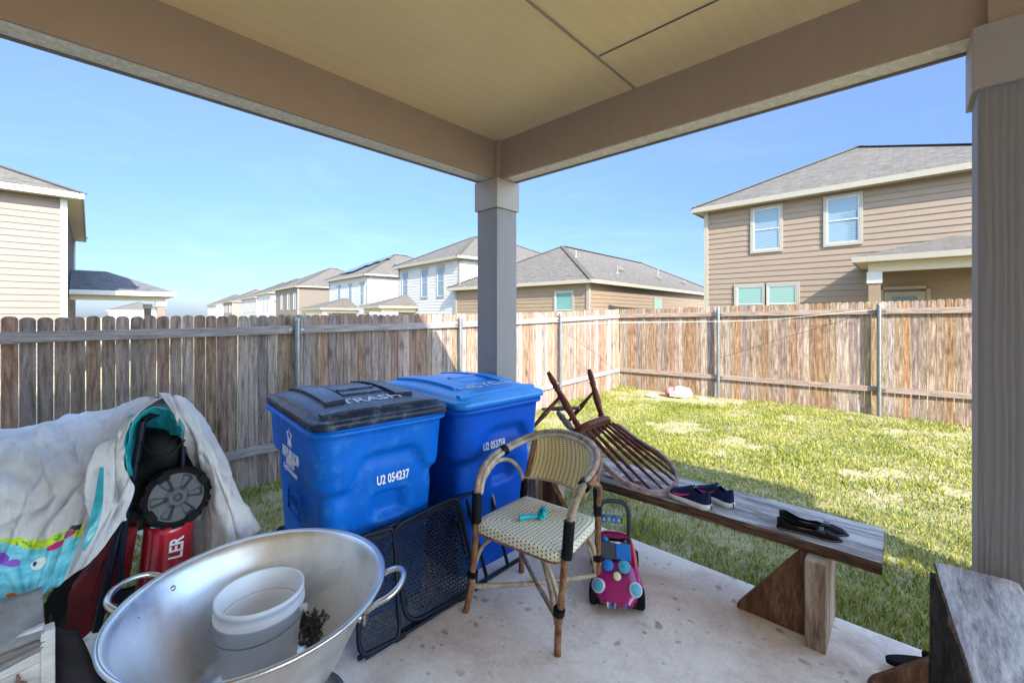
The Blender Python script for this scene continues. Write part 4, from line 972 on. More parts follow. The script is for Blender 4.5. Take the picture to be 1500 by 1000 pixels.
    # back panel follows hoop between rear posts
    tp = spline([(-1.615, 1.905, .795), (-1.545, 1.96, .815), (-1.44, 1.985, .82), (-1.31, 1.968, .815), (-1.235, 1.915, .805), (-1.17, 1.865, .79)], 6)
    bt = spline([(-1.64, 1.868, .565), (-1.56, 1.925, .56), (-1.45, 1.955, .555), (-1.32, 1.945, .545), (-1.285, 1.925, .545), (-1.25, 1.905, .54)], 6)
    P = []
    for j in range(17):
        t = j / 16; P.append([a.lerp(b, t) + V((.012, .018, 0)) * math.sin(PI * t) for a, b in zip(tp, bt)])
    m_ = MB(); m_.grid(P); m_.build('backrest', M['weave_back'], root, mods=[('SOLIDIFY', dict(thickness=.008, offset=0))])
    tb('back_rail', [p_ for p_ in bt[::6]] + [bt[-1]], .008, M['rattan_pale'])
rattan_chair()

# toy on the seat
M['teal'] = simple('teal_toy_plastic', (.0, .42, .50), .35, var=.08)
toy = thing('toy', (-1.42, 1.68, .46), 'small turquoise plastic toy wand lying on the woven chair seat', 'toy')
mb = MB(); mb.tube([(-1.455, 1.615, .474), (-1.44, 1.64, .476), (-1.405, 1.69, .477)], [.016, .0125, .011], 12); mb.build('handle', M['teal'], toy, mods=BEV(.002))
hm = frame_mat((-1.388, 1.715, .487), (.8, -.5, 0), (.3, .5, .85)); mb = MB(hm); mb.lathe([(.010, -.010), (.026, -.012), (.030, -.004), (.030, .004), (.026, .012), (.014, .012), (.010, .004)], (0, 0, 0), 24)
for k in range(8): a = PI * k / 4; mb.box((.031 * math.cos(a), .031 * math.sin(a), 0), (.009, .009, .016), a)
mb.build('gear_head', M['teal'], toy, mods=BEV(.001))

# ---- ride-on toy car
M['magenta'] = simple('magenta_plastic', (.33, .003, .13), .25, 0, .5, var=.1, vs=10)
M['toy_blue'] = simple('toy_blue', (.01, .17, .55), .35, var=.05); M['toy_lblue'] = simple('toy_light_blue', (.08, .38, .56), .35, var=.06)
M['toy_grey'] = simple('toy_grey', (.07, .075, .085), .5, var=.06); M['toy_cream'] = simple('toy_cream', (.70, .72, .45), .4, var=.05)
M['toy_green'] = simple('toy_green', (.33, .50, .06), .4, var=.05); M['toy_red'] = simple('toy_red', (.60, .03, .06), .35, var=.05); M['toy_dark'] = simple('toy_dark_seat', (.006, .007, .012), .4, var=.1)
M['silver'] = simple('silver_plastic', (.62, .64, .66), .3, .4, var=.04)
def ride_on():
    fwd = V((.29, -.47, 0)).normalized(); left = V((0, 0, 1)).cross(fwd)
    o = V((-1.218, 2.155, 0)); mx = frame_mat(o, fwd, left)  # local x fwd, y left(of car), z up
    root = thing('ride_on_toy_car', o, 'magenta ride on toy car with blue gears and a push handle beside the armchair', 'toy car')
    L = .27
    def sec(t):  # t 0 rear .. 1 front
        w_ = float(np.interp(t, [0, .1, .35, .55, .75, .9, 1], [.085, .115, .125, .122, .13, .12, .06]))
        h = float(np.interp(t, [0, .08, .3, .45, .52, .62, .75, .88, .96, 1], [.15, .19, .205, .225, .225, .20, .165, .13, .095, .07]))
        return w_, h
    rows = []
    for i in range(31):
        t = i / 30; w_, h = sec(t); x = -L + 2 * L * t; z0 = .045; row = []
        for k in range(25):
            a = PI * k / 24; e = .62
            y = w_ * (1 if math.cos(a) > 0 else -1) * abs(math.cos(a)) ** e; z = z0 + (h - z0) * abs(math.sin(a)) ** .55
            if .18 < t < .44 and abs(y) < w_ * .72: z = z - .055 * sstep(.18, .24, t) * (1 - sstep(.40, .44, t))
            # fender bulge
            y *= 1 + .10 * math.exp(-((t - .8) / .1) ** 2) * (1 - (z - z0) / .2)
            row.append(V((x, y, z)))
        rows.append(row)
    mb = MB(mx); mb.grid(rows); n = 25
    mb.add(rows[-1], [tuple(range(n))]); mb.add(rows[0], [tuple(range(n))[::-1]])
    body = mb.build('body', M['magenta'], root, mods=[('SUBSURF', dict(levels=1, render_levels=1))])
    m2 = MB(mx); m2.lathe([(.001, .0), (.075, .0), (.09, .01), (.085, .02), (.001, .012)], (-.105, 0, .155), 30); m2.build('seat', M['toy_dark'], root)
    m2 = MB(mx); m2.box((.0, 0, .045), (.5, .20, .03)); m2.build('chassis', M['toy_dark'], root, mods=BEV(.006))
    for x in (-.17, .19):
        for s in (-1, 1):
            m2 = MB(mx @ Matrix.Translation((x, s * .118, .052))); m2.lathe([(.012, -.021), (.042, -.021), (.052, -.012), (.052, .012), (.042, .021), (.012, .021)], (0, 0, 0), 26, 'Y'); wo_ = m2.build('wheel', M['black_rubber'], root)
            m3 = MB(mx @ Matrix.Translation((x, s * .118, .052))); m3.lathe([(.001, .024), (.02, .023), (.024, .018), (.024, -.018), (.02, -.023), (.001, -.024)], (0, 0, 0), 18, 'Y'); m3.build('hub', M['magenta'], wo_)
    # windscreen panel: grey half, blue half, tilted over the dash
    sl_ = R(38)
    pm = mx @ Matrix.Translation((.072, 0, .215)) @ Matrix.Rotation(sl_, 4, 'Y')
    m2 = MB(pm); m2.box((0, -.04, 0), (.085, .078, .014)); m2.build('windscreen_panel', M['toy_grey'], root, mods=BEV(.004))
    m2 = MB(pm); m2.box((0, .04, .001), (.085, .078, .016)); m2.build('windscreen_panel', M['toy_blue'], root, mods=BEV(.004), label='blue half of the windscreen panel')
    for s, mt in ((-1, M['toy_cream']), (1, M['toy_red'])):
        m2 = MB(pm); m2.tube([(-.045, s * .088, .006), (.02, s * .094, .004), (.06, s * .10, -.012)], [.008, .010, .007], 10); m2.build('side_roller', mt, root)
    # steering wheel and knobs
    m2 = MB(mx @ Matrix.Translation((.015, 0, .235)) @ Matrix.Rotation(R(-25), 4, 'Y')); m2.tube([(.026 * math.cos(a), .026 * math.sin(a), 0) for a in np.linspace(0, 2 * PI, 21)[:-1]], .0045, 8, True); m2.box((0, 0, 0), (.008, .05, .005)); m2.build('steering_wheel', M['silver'], root)
    m2 = MB(mx); m2.lathe([(.006, 0), (.006, .02), (.018, .026), (.02, .036), (.012, .045), (.001, .047)], (.0, -.055, .205), 16); m2.build('knob', M['toy_blue'], root)
    m2 = MB(mx); m2.lathe([(.004, 0), (.004, .03), (.007, .032), (.001, .042)], (.0, .055, .205), 12); m2.build('lever', M['toy_lblue'], root)
    # headlights, gears, rollers on the nose
    def disc(x, y, z, tilt, parts, nm, yaw=0):
        base = mx @ Matrix.Translation((x, y, z)) @ Matrix.Rotation(yaw, 4, 'Z') @ Matrix.Rotation(tilt, 4, 'Y'); par = root
        for (r, h, mt, nm2, teeth) in parts:
            m_ = MB(base); m_.lathe([(.001, h), (r * .92, h), (r, h - .002), (r, -.012)], (0, 0, 0), 28)
            if teeth:
                for k in range(teeth): a = 2 * PI * k / teeth; m_.box((r * 1.04 * math.cos(a), r * 1.04 * math.sin(a), h / 2 - .002), (r * .2, r * .16, h + .004), a)
            q = m_.build(nm2, mt, par); par = q if par is root else par
    for s in (-1, 1): disc(.222, s * .093, .112, R(62), [(.034, .006, M['silver'], 'headlight', 0), (.027, .009, M['toy_lblue'], 'lens', 0)], 'headlight', s * R(18))
    disc(.145, -.042, .178, R(48), [(.027, .008, M['toy_blue'], 'gear', 12)], 'g'); disc(.145, .042, .178, R(48), [(.030, .008, M['toy_lblue'], 'gear', 14), (.007, .022, M['toy_lblue'], 'gear_peg', 0)], 'g')
    disc(.182, .003, .146, R(52), [(.019, .010, M['toy_cream'], 'gear', 10)], 'g')
    for y, mt in ((-.047, 'toy_cream'), (-.038, 'toy_blue'), (-.012, 'toy_lblue'), (.03, 'toy_red'), (.040, 'toy_blue')):
        m_ = MB(mx @ Matrix.Translation((.272, y, .052))); m_.lathe([(.001, -.0045), (.012, -.0045), (.014, 0), (.012, .0045), (.001, .0045)], (0, 0, 0), 18, 'Y'); m_.build('bumper_ring', M[mt], root)
    # push handle
    m_ = MB(mx); m_.tube(spline([(-.20, -.088, .14), (-.205, -.088, .28), (-.21, -.075, .345), (-.212, -.04, .368), (-.212, .04, .368), (-.21, .075, .345), (-.205, .088, .28), (-.20, .088, .14)], 6), .0135, 12); h_ = m_.build('push_handle', M['toy_grey'], root)
    m_ = MB(mx); m_.tube([(-.205, -.08, .265), (-.205, .08, .265)], .006, 8); m_.build('bead_rail', M['toy_dark'], h_)
    for i, ch in enumerate('8984'):
        m_ = MB(mx); yy = -.058 + i * .029; m_.box((-.203, yy, .265), (.03, .026, .036)); b_ = m_.build('counting_block', M['toy_blue'] if i % 2 == 0 else M['toy_lblue'], h_, mods=BEV(.003))
        tm = mx @ Matrix.Translation((-.187, yy, .265)) @ Matrix(((0, 0, 1, 0), (1, 0, 0, 0), (0, 1, 0, 0), (0, 0, 0, 1)))
        text_mesh(ch, .03, 'digit', M['white_print'], tm, b_, .0005)
    m_ = MB(mx); m_.box((-.203, .062, .265), (.028, .024, .034)); m_.build('counting_block', M['toy_green'], h_, mods=BEV(.003))
ride_on()
# ---- plank bench with triangular legs
M['bench_top'] = wood('silvered_plank', (.09, .075, .068), (.29, .26, .245), (.52, .48, .455), (.8, 6, 6), .75, .7, 3.2)
M['bench_edge'] = wood('rough_brown_wood', (.02, .011, .007), (.11, .062, .037), (.25, .165, .11), (.7, 8, 8), .85, 1.0, 4)
M['bench_leg'] = wood('reddish_leg_wood', (.07, .03, .016), (.14, .065, .034), (.27, .15, .09), (5, 5, .8), .7, .6, 4)
M['bench_leg_pale'] = wood('pale_post_wood', (.13, .085, .06), (.31, .22, .16), (.48, .38, .30), (5, 5, .7), .8, .7, 4)
def plank(name, mx, L, w0, z0, th, parent, seed, topm, edgem, amp=.018):
    """live edge plank, local x along, y across"""
    nx = 60; ny = 10; rows_t = []; rows_b = []
    for i in range(nx + 1):
        x = L * i / nx; f = amp * (mnoise.noise(V((x * 1.3, seed, 0))) + .35 * mnoise.noise(V((x * 7, seed, 3)))); b = amp * (mnoise.noise(V((x * 1.1, seed + 9, 0))) + .3 * mnoise.noise(V((x * 6, seed + 9, 3))))
        t_, b_ = [], []
        for j in range(ny + 1):
            v = j / ny; y = lerp(-w0 / 2 + f, w0 / 2 + b, v); z = z0 + .004 * mnoise.noise(V((x * 3, y * 6, seed))) - (.004 if j in (0, ny) else 0)
            t_.append(V((x, y, z))); 
            e = .006 * mnoise.noise(V((x * 14, v * 3, seed + 2))); b_.append(V((x, y + (e if j in (0, ny) else 0), z0 - th)))
        rows_t.append(t_); rows_b.append(b_)
    m1 = MB(mx); m1.cur = 0; m1.grid(rows_t, True)
    m1.cur = 1
    for j in (0, ny):
        A = [r[j] for r in rows_t]; B = [r[j] for r in rows_b]; mid = []
        mids = []
        for q in (.33, .66): mids.append([a.lerp(b, q) + V((0, (.007 * mnoise.noise(V((a.x * 9, q * 9, seed))) + .004) * (-1 if j == 0 else 1), 0)) for a, b in zip(A, B)])
        g = [A] + mids + [B]; m1.grid(g if j else g[::-1], False)
    m1.add(rows_t[0] + rows_b[0], [tuple(range(ny + 1)) + tuple(range(2 * ny + 1, ny, -1))]); m1.add(rows_t[-1] + rows_b[-1], [tuple(range(ny + 1))[::-1] + tuple(range(ny + 1, 2 * ny + 2))])
    m1.grid(rows_b[::-1], False)
    return m1.build(name, [topm, edgem], parent)
M['bench_top2'] = wood('silvered_cracked_plank', (.15, .13, .13), (.40, .375, .365), (.66, .63, .60), (6, .8, 6), .75, .7, 3.2)
bench = thing('plank_bench', (-1.2, 2.55, 0), 'long weathered plank bench holding the shoes at the edge of the patio', 'bench')
bm = Matrix.Translation((-2.33, 2.575, 0)) @ Matrix.Rotation(R(1), 4, 'Z')
plank('seat', bm, 2.235, .40, .45, .055, bench, 4.2, M['bench_top'], M['bench_edge'])
def tri_leg(xl, side, par):
    m_ = MB(); m_.box((xl, 2.50, .1975), (.078, .34, .395)); l_ = m_.build('leg', M['bench_leg_pale'], par, mods=BEV(.004))
    m_ = MB(); s = side; x0 = xl + s * .041; poly = [(x0, 0.002), (x0 + s * .30, .002), (x0 + s * .30, .02), (x0 + s * .03, .392), (x0, .392)]
    m_.prism(poly, lambda q: V((q[0], 2.40, q[1])), lambda q: V((q[0], 2.445, q[1]))); m_.build('brace', M['bench_leg'], par, mods=BEV(.003))
tri_leg(-.317, -1, bench); tri_leg(-1.98, 1, bench)

b2 = thing('plank_bench', (.17, 1.7, 0), 'grey cracked plank bench cut by the bottom right corner beside the post', 'bench')
m2x = Matrix.Translation((.172, 2.335, 0)) @ Matrix.Rotation(R(-86), 4, 'Z')
plank('seat', m2x, 1.9, .215, .552, .03, b2, 11.3, M['bench_top2'], M['bench_edge'], .008)
m_ = MB(); M['dark_leg'] = wood('blackened_leg_wood', (.012, .010, .009), (.03, .026, .024), (.06, .052, .048), (5, 5, .8), .8, .6, 4)
m_.box((.125, 2.27, .26), (.15, .05, .52)); m_.build('leg', M['dark_leg'], b2, mods=BEV(.004))
m_ = MB(); m_.box((.165, .75, .26), (.15, .045, .52)); m_.build('leg', M['bench_edge'], b2, mods=BEV(.004))
m_ = MB(); m_.prism([(-.135, .0), (.049, 0), (.049, .20), (-.12, .03)], lambda q: V((q[0], 2.25, q[1])), lambda q: V((q[0], 2.295, q[1]))); m_.build('foot_brace', M['bench_leg'], b2, mods=BEV(.004))
m_ = MB(); m_.bar((.16, 2.17, .12), (.13, .8, .12), .05, .09); m_.build('rail', M['bench_leg'], b2, mods=BEV(.004))

# ---- shoes
M['navy_mesh'] = simple('navy_knit', (.009, .017, .055), .75, var=.35, vs=40, bump=.5, bs=260, bd=.002); M['pink'] = simple('hot_pink', (.85, .02, .22), .5, var=.03)
M['sole_white'] = simple('white_sole_foam', (.72, .72, .74), .6, var=.06, vs=20); M['lining'] = simple('dark_grey_lining', (.10, .11, .14), .9, var=.2)
M['black_suede'] = simple('black_suede', (.004, .004, .005), .7, var=.3, vs=50, bump=.2); M['insole'] = simple('tan_insole', (.28, .21, .14), .8, var=.1)
M['black_gloss'] = simple('black_gloss_bow', (.010, .011, .016), .22, 0, .5, var=.2)
def shoe(name, heel, toe, label, kind, side=1, group=None):
    heel, toe = V(heel), V(toe); d = toe - heel; L = d.length; fx = d.normalized(); mx = frame_mat(heel, fx, V((0, 0, 1)).cross(fx))
    root = thing(name, heel, label, 'shoe', group); sn = kind == 'sneaker'
    S_ = [0, .03, .12, .3, .5, .7, .85, .95, 1]
    hw = lambda s: float(np.interp(s, S_, [.004, .018, .031, .030, .035, .043, .037, .022, .003] if sn else [.004, .018, .028, .026, .030, .037, .032, .019, .003]))
    ctr = lambda s: .006 * math.sin(PI * s) * side
    z0 = .026 if sn else .007
    htop = lambda s: float(np.interp(s, [0, .06, .2, .32, .42, .6, .8, .93, 1], [.100, .100, .076, .082, .099, .074, .052, .040, .030] if sn else [.050, .050, .036, .026, .024, .030, .033, .025, .008]))
    op0, op1 = (.05, .42) if sn else (.05, .66)
    rowsL, rowsR = [], []; ns = 44; rim = []
    for i in range(ns + 1):
        s = i / ns; w_ = hw(s); h = htop(s); x = s * L; o_ = sstep(op0 - .03, op0 + .04, s) * (1 - sstep(op1 - (.06 if sn else .10), op1, s)); gap = o_ * w_ * (.62 if sn else .80)
        for sd, rows in ((1, rowsL), (-1, rowsR)):
            row = []
            for k in range(9):
                t = k / 8; a = t * PI / 2; y = (w_ * 1.02 * math.cos(a) ** .75) if k < 8 else 0; y = max(y, gap * (1 if t > .5 else 1)) if y < gap else y
                z = z0 + (h - z0) * math.sin(a) ** (1.1 if sn else .8)
                row.append(V((x, ctr(s) + sd * y, z)))
            rows.append(row)
    m_ = MB(mx); m_.grid([r[::-1] for r in rowsL]); m_.grid(rowsR); m_.build('upper', M['navy_mesh' if sn else 'black_suede'], root, mods=[('SOLIDIFY', dict(thickness=.004 if sn else .002, offset=0))])
    # footbed
    m_ = MB(mx); m_.grid([[V((i / ns * L, ctr(i / ns) + q * hw(i / ns) * .9, z0 + .004)) for q in (-1, -.5, 0, .5, 1)] for i in range(1, ns)]); m_.build('insole', M['lining' if sn else 'insole'], root)
    # sole
    rows = []
    for i in range(ns + 1):
        s = i / ns; w_ = hw(s) * 1.08 + .002; x = -.004 + s * (L + .008); c = ctr(s); zt = (z0 + .006 * (1 - s) + (.012 * sstep(.85, 1, s) if sn else 0)) if sn else .007; zb = (.0 + (.010 * sstep(.85, 1, s) + .008 * (1 - sstep(0, .08, s)))) if sn else 0
        rows.append([V((x, c + w_ * .9, zb)), V((x, c + w_ * 1.04, lerp(zb, zt, .5))), V((x, c + w_, zt)), V((x, c - w_, zt)), V((x, c - w_ * 1.04, lerp(zb, zt, .5))), V((x, c - w_ * .9, zb))])
    m_ = MB(mx); m_.grid(rows, True, True); so_ = m_.build('sole', M['sole_white'] if sn else M['black_suede'], root)
    if sn:
        m_ = MB(mx); m_.grid([[V((lerp(.0, .35, i / 8) * L, ctr(0) + sd * (hw(.35 * i / 8) * 1.14 + .003), z)) for z in (.004, .004 + .012 * (1 - i / 8) * math.sin(PI * min(1, .3 + i / 8)))] for i in range(9)] if (sd := -1) else []); m_.build('heel_stripe', M['navy_mesh'], so_)
        m_ = MB(mx)  # pink curved mark on both sides
        for sd in (-1, 1):
            up, lo = [], []
            for i in range(13):
                t = i / 12; s = lerp(.76, .36, t); thk = .013 * math.sin(PI * min(1, (1 - t) * 1.0 + .03)) ** .8 * (1 - t * .55) + .0015; zc = .041 + .024 * t ** 1.5 - .007 * math.sin(PI * t)
                def yy(z): 
                    h = htop(s); q = min(1, max(0, (z - z0) / (h - z0))) ; a = math.asin(q ** (1 / 1.1)); return hw(s) * 1.02 * math.cos(a) ** .75 + .0042
                for arr, z in ((up, zc + thk / 2), (lo, zc - thk / 2)): arr.append(V((s * L, ctr(s) + sd * yy(z), z)))
            m_.grid([up, lo], True)
        m_.build('pink_stripe', M['pink'], root)
        for k in range(5):
            s = .43 + k * .055; h = htop(s) + .003; m_ = MB(mx); y = hw(s) * .55; m_.tube(spline([(s * L, ctr(s) - y, h - .010), (s * L - .004, ctr(s), h + .001), (s * L, ctr(s) + y, h - .010)], 5), .0022, 6); m_.build('lace', M['navy_mesh'], root)
        m_ = MB(mx); s = .42; m_.tube(spline([(s * L, 0, .083), (s * L - .015, .02, .098), (s * L - .02, .035, .08)], 5), .0022, 6); m_.tube(spline([(s * L, 0, .083), (s * L - .005, -.02, .10), (s * L + .015, -.032, .085)], 5), .0022, 6); m_.build('lace', M['navy_mesh'], root)
        m_ = MB(mx); m_.grid([[V((lerp(.36, .46, t) * L - .008, y, .07 + .028 * (1 - t) - .004 * (y / .014) ** 2)) for y in (-.016, -.008, 0, .008, .016)] for t in (0, .25, .5, .75, 1)]); m_.build('tongue', M['lining'], root, mods=[('SOLIDIFY', dict(thickness=.005))])
    else:
        s = .70; m_ = MB(mx); zb = htop(s) + .004
        for sd in (-1, 1):
            m_.grid([[V((s * L + q * .010 * (.4 + t), sd * (.004 + .026 * t), zb + .007 * math.sin(PI * t) - .006 * t + .002 * q * q)) for q in (-1, -.5, 0, .5, 1)] for t in (0, .3, .6, 1)])
        m_.lathe([(.001, .007), (.006, .005), (.007, 0), (.005, -.004)], (s * L, 0, zb), 12); m_.build('bow', M['black_gloss'], root, mods=[('SOLIDIFY', dict(thickness=.002))])
        m_ = MB(mx); m_.tube([V((-.003 + i / ns * (L + .006), ctr(i / ns) - (hw(i / ns) * 1.08 + .0025), .0065)) for i in range(2, ns - 1)], .0014, 6); m_.build('welt', M['insole'], so_)
    return root
zt = .4505
shoe('sneaker', (-.792, 2.415, zt), (-1.055, 2.492, zt), 'navy sneaker with a pink mark nearer the front edge of the bench', 'sneaker', 1, 'navy sneakers on the bench')
shoe('sneaker', (-.710, 2.520, zt), (-.955, 2.620, zt), 'navy sneaker behind its pair, nearer the grass side of the bench', 'sneaker', -1, 'navy sneakers on the bench')
shoe('flat_shoe', (-.490, 2.462, zt), (-.238, 2.500, zt), 'black ballet flat with a bow nearer the front edge of the bench', 'flat', 1, 'black ballet flats on the bench')
shoe('flat_shoe', (-.500, 2.560, zt), (-.222, 2.588, zt), 'black ballet flat with a bow on the lawn side of the bench', 'flat', -1, 'black ballet flats on the bench')
sd = thing('sandal', (.02, 2.5, 0), 'black slip on sandal on the slab behind the corner bench', 'shoe')
smx = frame_mat((-.05, 2.45, .03), V((.9, .25, .12)), V((-.2, 1, 0))); m_ = MB(smx); poly = []
for k in range(28):
    a = 2 * PI * k / 28; x = .125 * math.cos(a); poly.append((x + .09, (.045 + .008 * math.cos(a)) * math.sin(a)))
m_.prism(poly, lambda q: V((q[0], q[1], -.012)), lambda q: V((q[0], q[1], .012))); m_.build('sole', M['black_rubber'], sd, mods=BEV(.004))
m_ = MB(smx); m_.grid([[V((.10 + .09 * t, .048 * math.cos(a), .008 + .05 * math.sin(a))) for a in np.linspace(0, PI, 13)] for t in (0, .33, .66, 1)]); m_.build('strap', M['black_rubber'], sd, mods=[('SOLIDIFY', dict(thickness=.006))])

# ---- upended spindle chair lying on the bench
M['mahogany'] = wood('dark_mahogany', (.045, .012, .008), (.095, .024, .014), (.19, .06, .034), (3, 3, 3), .3, .15, 6)
M['mahogany_grey'] = wood('worn_grey_mahogany', (.10, .06, .05), (.24, .17, .15), (.40, .33, .31), (3, 3, 3), .5, .2, 6)
def turned(pts_r, a, b, n=12):
    a, b = V(a), V(b); return [a.lerp(b, t) for t, r in pts_r], [r for t, r in pts_r]
LEG = [(0, .013), (.08, .017), (.11, .021), (.13, .016), (.15, .022), (.18, .016), (.24, .017), (.42, .023), (.60, .019), (.68, .016), (.70, .022), (.73, .016), (.75, .023), (.78, .016), (.84, .019), (.92, .016), (1, .012)]
SPN = [(0, .007), (.12, .008), (.25, .0115), (.32, .009), (.36, .0125), (.40, .009), (.50, .011), (.58, .008), (.62, .0105), (.66, .0075), (.85, .0065), (1, .0055)]
STR = [(0, .008), (.2, .011), (.5, .016), (.8, .011), (1, .008)]
wc = thing('spindle_chair', at(870, 690, 2.85), 'broken mahogany spindle back chair tipped upside down on the bench', 'chair')
def wpart(nm, prof, a, b, mt=None): p_, r_ = turned(prof, a, b); r_ = [q * (1.35 if nm == 'spindle' else 1.15) for q in r_]; return MB().tube(p_, r_, 12).build(nm, mt or M['mahogany'], wc)
# seat: slab seen edge-on
sA, sB = at(838, 637, 2.82), at(902, 616, 3.06)   # the two rear corners of the seat
legdir = V((-.03, .0, 1)); 
up = (at(845, 600, 3.05) - at(862, 632, 2.95)).normalized(); side = (sB - sA).normalized(); away = side.cross(up).normalized()
if away.dot(V((-.682, .7314, 0))) < 0: away = -away
sc = (sA + sB) / 2
def sp_(u, v, w_): return sc + side * u + away * v + up * w_
rows = []
for w_, k in ((-.002, .93), (.005, 1.0), (.035, 1.0), (.042, .93)):
    row = []
    for q in range(40):
        a = 2 * PI * q / 40; n_ = 2.8; cx = abs(math.cos(a)) ** (2 / n_) * math.copysign(1, math.cos(a)); cy = abs(math.sin(a)) ** (2 / n_) * math.copysign(1, math.sin(a))
        row.append(sp_(cx * .19 * k, (cy * .19) * k + .12, w_))
    rows.append(row)
m_ = MB(); m_.grid(rows, True, True); m_.add(rows[0], [tuple(range(40))[::-1]]); m_.add(rows[-1], [tuple(range(40))]); m_.build('seat', M['mahogany'], wc, mods=BEV(.003))
wpart('leg', LEG, at(851, 632, 2.9), at(803, 545, 3.08)); wpart('leg', LEG, at(884, 620, 3.02), at(863, 541, 3.16))
wpart('leg', LEG[3:], at(842, 634, 3.0), at(817, 603, 3.15), M['mahogany_grey'])
wpart('leg', LEG[:9], at(795, 641, 2.85), at(775, 629, 2.93), M['mahogany_grey'])
wpart('stretcher', STR, at(777, 630, 2.93), at(820, 581, 3.03)); wpart('stretcher', STR, at(832, 618, 3.1), at(868, 575, 3.1)); wpart('stretcher', STR, at(794, 599, 3.2), at(849, 597, 3.02), M['mahogany_grey'])
# bow back
bow = [at(838, 640, 2.83), at(865, 664, 2.68), at(889, 684, 2.57), at(910, 703, 2.515), at(948, 720, 2.478), at(972, 720, 2.48), at(990, 708, 2.53), at(989, 690, 2.62), at(968, 666, 2.75), at(937, 647, 2.86), at(904, 622, 3.02)]
bl = spline(bow, 8)
m_ = MB(); up_b = (at(915, 660, 2.7) - at(915, 690, 2.7)).normalized()
rows = []
for i, p_ in enumerate(bl):
    t = (bl[min(i + 1, len(bl) - 1)] - bl[max(i - 1, 0)]).normalized(); nrm = t.cross(up_b).normalized(); u2 = nrm.cross(t)
    rows.append([p_ + nrm * .011 + u2 * .016, p_ - nrm * .011 + u2 * .016, p_ - nrm * .013 - u2 * .016, p_ + nrm * .013 - u2 * .016])
m_.grid(rows, False, True); m_.build('bow', M['mahogany_grey'], wc, mods=BEV(.005, 3))
for (a, b) in (((860, 631, 2.86), (938, 717, 2.49)), ((868, 629, 2.89), (957, 721, 2.48)), ((876, 626, 2.92), (973, 718, 2.485)), ((882, 624, 2.95), (982, 712, 2.51)), ((888, 622, 2.98), (987, 703, 2.56)), ((893, 620, 3.0), (989, 695, 2.60)), ((897, 619, 3.02), (984, 682, 2.67))):
    wpart('spindle', SPN, at(*a), at(*b))
# torn paper scrap on the bench under the chair
M['paper'] = simple('crumpled_paper', (.55, .54, .52), .8, var=.25, vs=40)
for (x, y, s, lb) in ((-1.42, 2.50, .055, 'crumpled grey scrap on the bench under the chair spindles'), (-1.25, 2.53, .035, 'small pale torn scrap on the bench beside the sneakers')):
    m_ = MB(); m_.grid([[V((x + s * (u - .5) * 2, y + s * (v - .5) * 1.6, .462 + .020 * abs(mnoise.noise(V((u * 3.1, v * 3.7, s * 90)))))) for u in np.linspace(0, 1, 9)] for v in np.linspace(0, 1, 9)], False); tag(m_.build('paper_scrap', M['paper'], None, mods=[('SOLIDIFY', dict(thickness=.0015))]), lb, 'scrap')

# ---- litter by the fence corner
M['bag_white'] = simple('white_plastic_bag', (.72, .74, .76), .35, var=.1, vs=12, dirt=(.1, .35, .6), dirt_amt=.3); M['bag_red'] = simple('red_plastic', (.50, .16, .16), .5, var=.2); M['stone'] = simple('pale_stone', (.42, .41, .40), .85, var=.2, vs=30, bump=.5)
def blob(c, r, seed, n=18, amp=.25):
    m_ = MB(); rows = []
    for i in range(n + 1):
        th = PI * i / n; row = []
        for k in range(2 * n):
            ph = PI * k / n; d = V((math.sin(th) * math.cos(ph), math.sin(th) * math.sin(ph), math.cos(th))); q = 1 + amp * mnoise.noise(d * 1.7 + V((seed, 0, 0))) + amp * .5 * mnoise.noise(d * 5 + V((seed, 3, 0)))
            row.append(V(c) + V((d.x * r[0] * q, d.y * r[1] * q, d.z * r[2] * q)))
        rows.append(row)
    return m_.grid(rows, True, True)
tb_ = thing('trash_bag', (-3.55, 8.75, -.18), 'white and red plastic bag of litter dumped by the back fence corner', 'bag')
blob((-3.43, 8.78, -.07), (.19, .13, .12), 2).build('bag_body', M['bag_white'], tb_); blob((-3.66, 8.80, -.09), (.13, .11, .10), 5).build('bag_end', M['bag_red'], tb_)
m_ = MB(); m_.box((-3.49, 8.64, -.14), (.28, .015, .015)); m_.box((-3.49, 8.64, -.075), (.28, .015, .012))
for k in range(7): m_.box((-3.62 + .043 * k, 8.64, -.105), (.012, .014, .06))
m_.build('crate_edge', M['toy_cream'], tb_)
for (px, py, r, lb) in ((955, 580, (.14, .09, .035), 'flat pale stone in the bare soil left of the litter bag'), (1033, 587, (.15, .09, .03), 'flat pale stone between the litter bag and the fence post')):
    k = (1.5 + .18) * 628 / (py - 462); c = at(px, py, k); tag(blob((c.x, c.y, -.17), r, px, 14, .2).build('stone', M['stone']), lb, 'stone', 'stones by the back fence')

# ---- lawn mower standing on end under the cover
M['mower_red'] = simple('red_mower_paint', (.40, .008, .022), .28, 0, .6, var=.15, vs=6); M['mower_dark'] = simple('dirty_dark_red_paint', (.15, .004, .010), .35, 0, .4, var=.5, vs=7, dirt=(.01, .008, .008), dirt_amt=.8); M['wheel_grey'] = simple('grey_wheel_plastic', (.085, .09, .10), .45, var=.1)
mo = at(258, 727, 1.80)
mw = thing('lawn_mower', (mo.x, mo.y, 0), 'red and black push lawn mower standing on end under the grey cover', 'lawn mower')
fw = V((-.682, .7314, 0)); view = (V((mo.x, mo.y, 0)).normalized() * -1); vr = V((0, 0, 1)).cross(view).normalized()   # vr = picture right
K = 1.80 / 628
FM = Matrix((vr, V((0, 0, 1)), view)).transposed().to_4x4(); FM.translation = mo    # local x right, y up, z towards camera
def L(px, py, z=0): return V(((px - 258) * K * .85, (727 - py) * K, z))
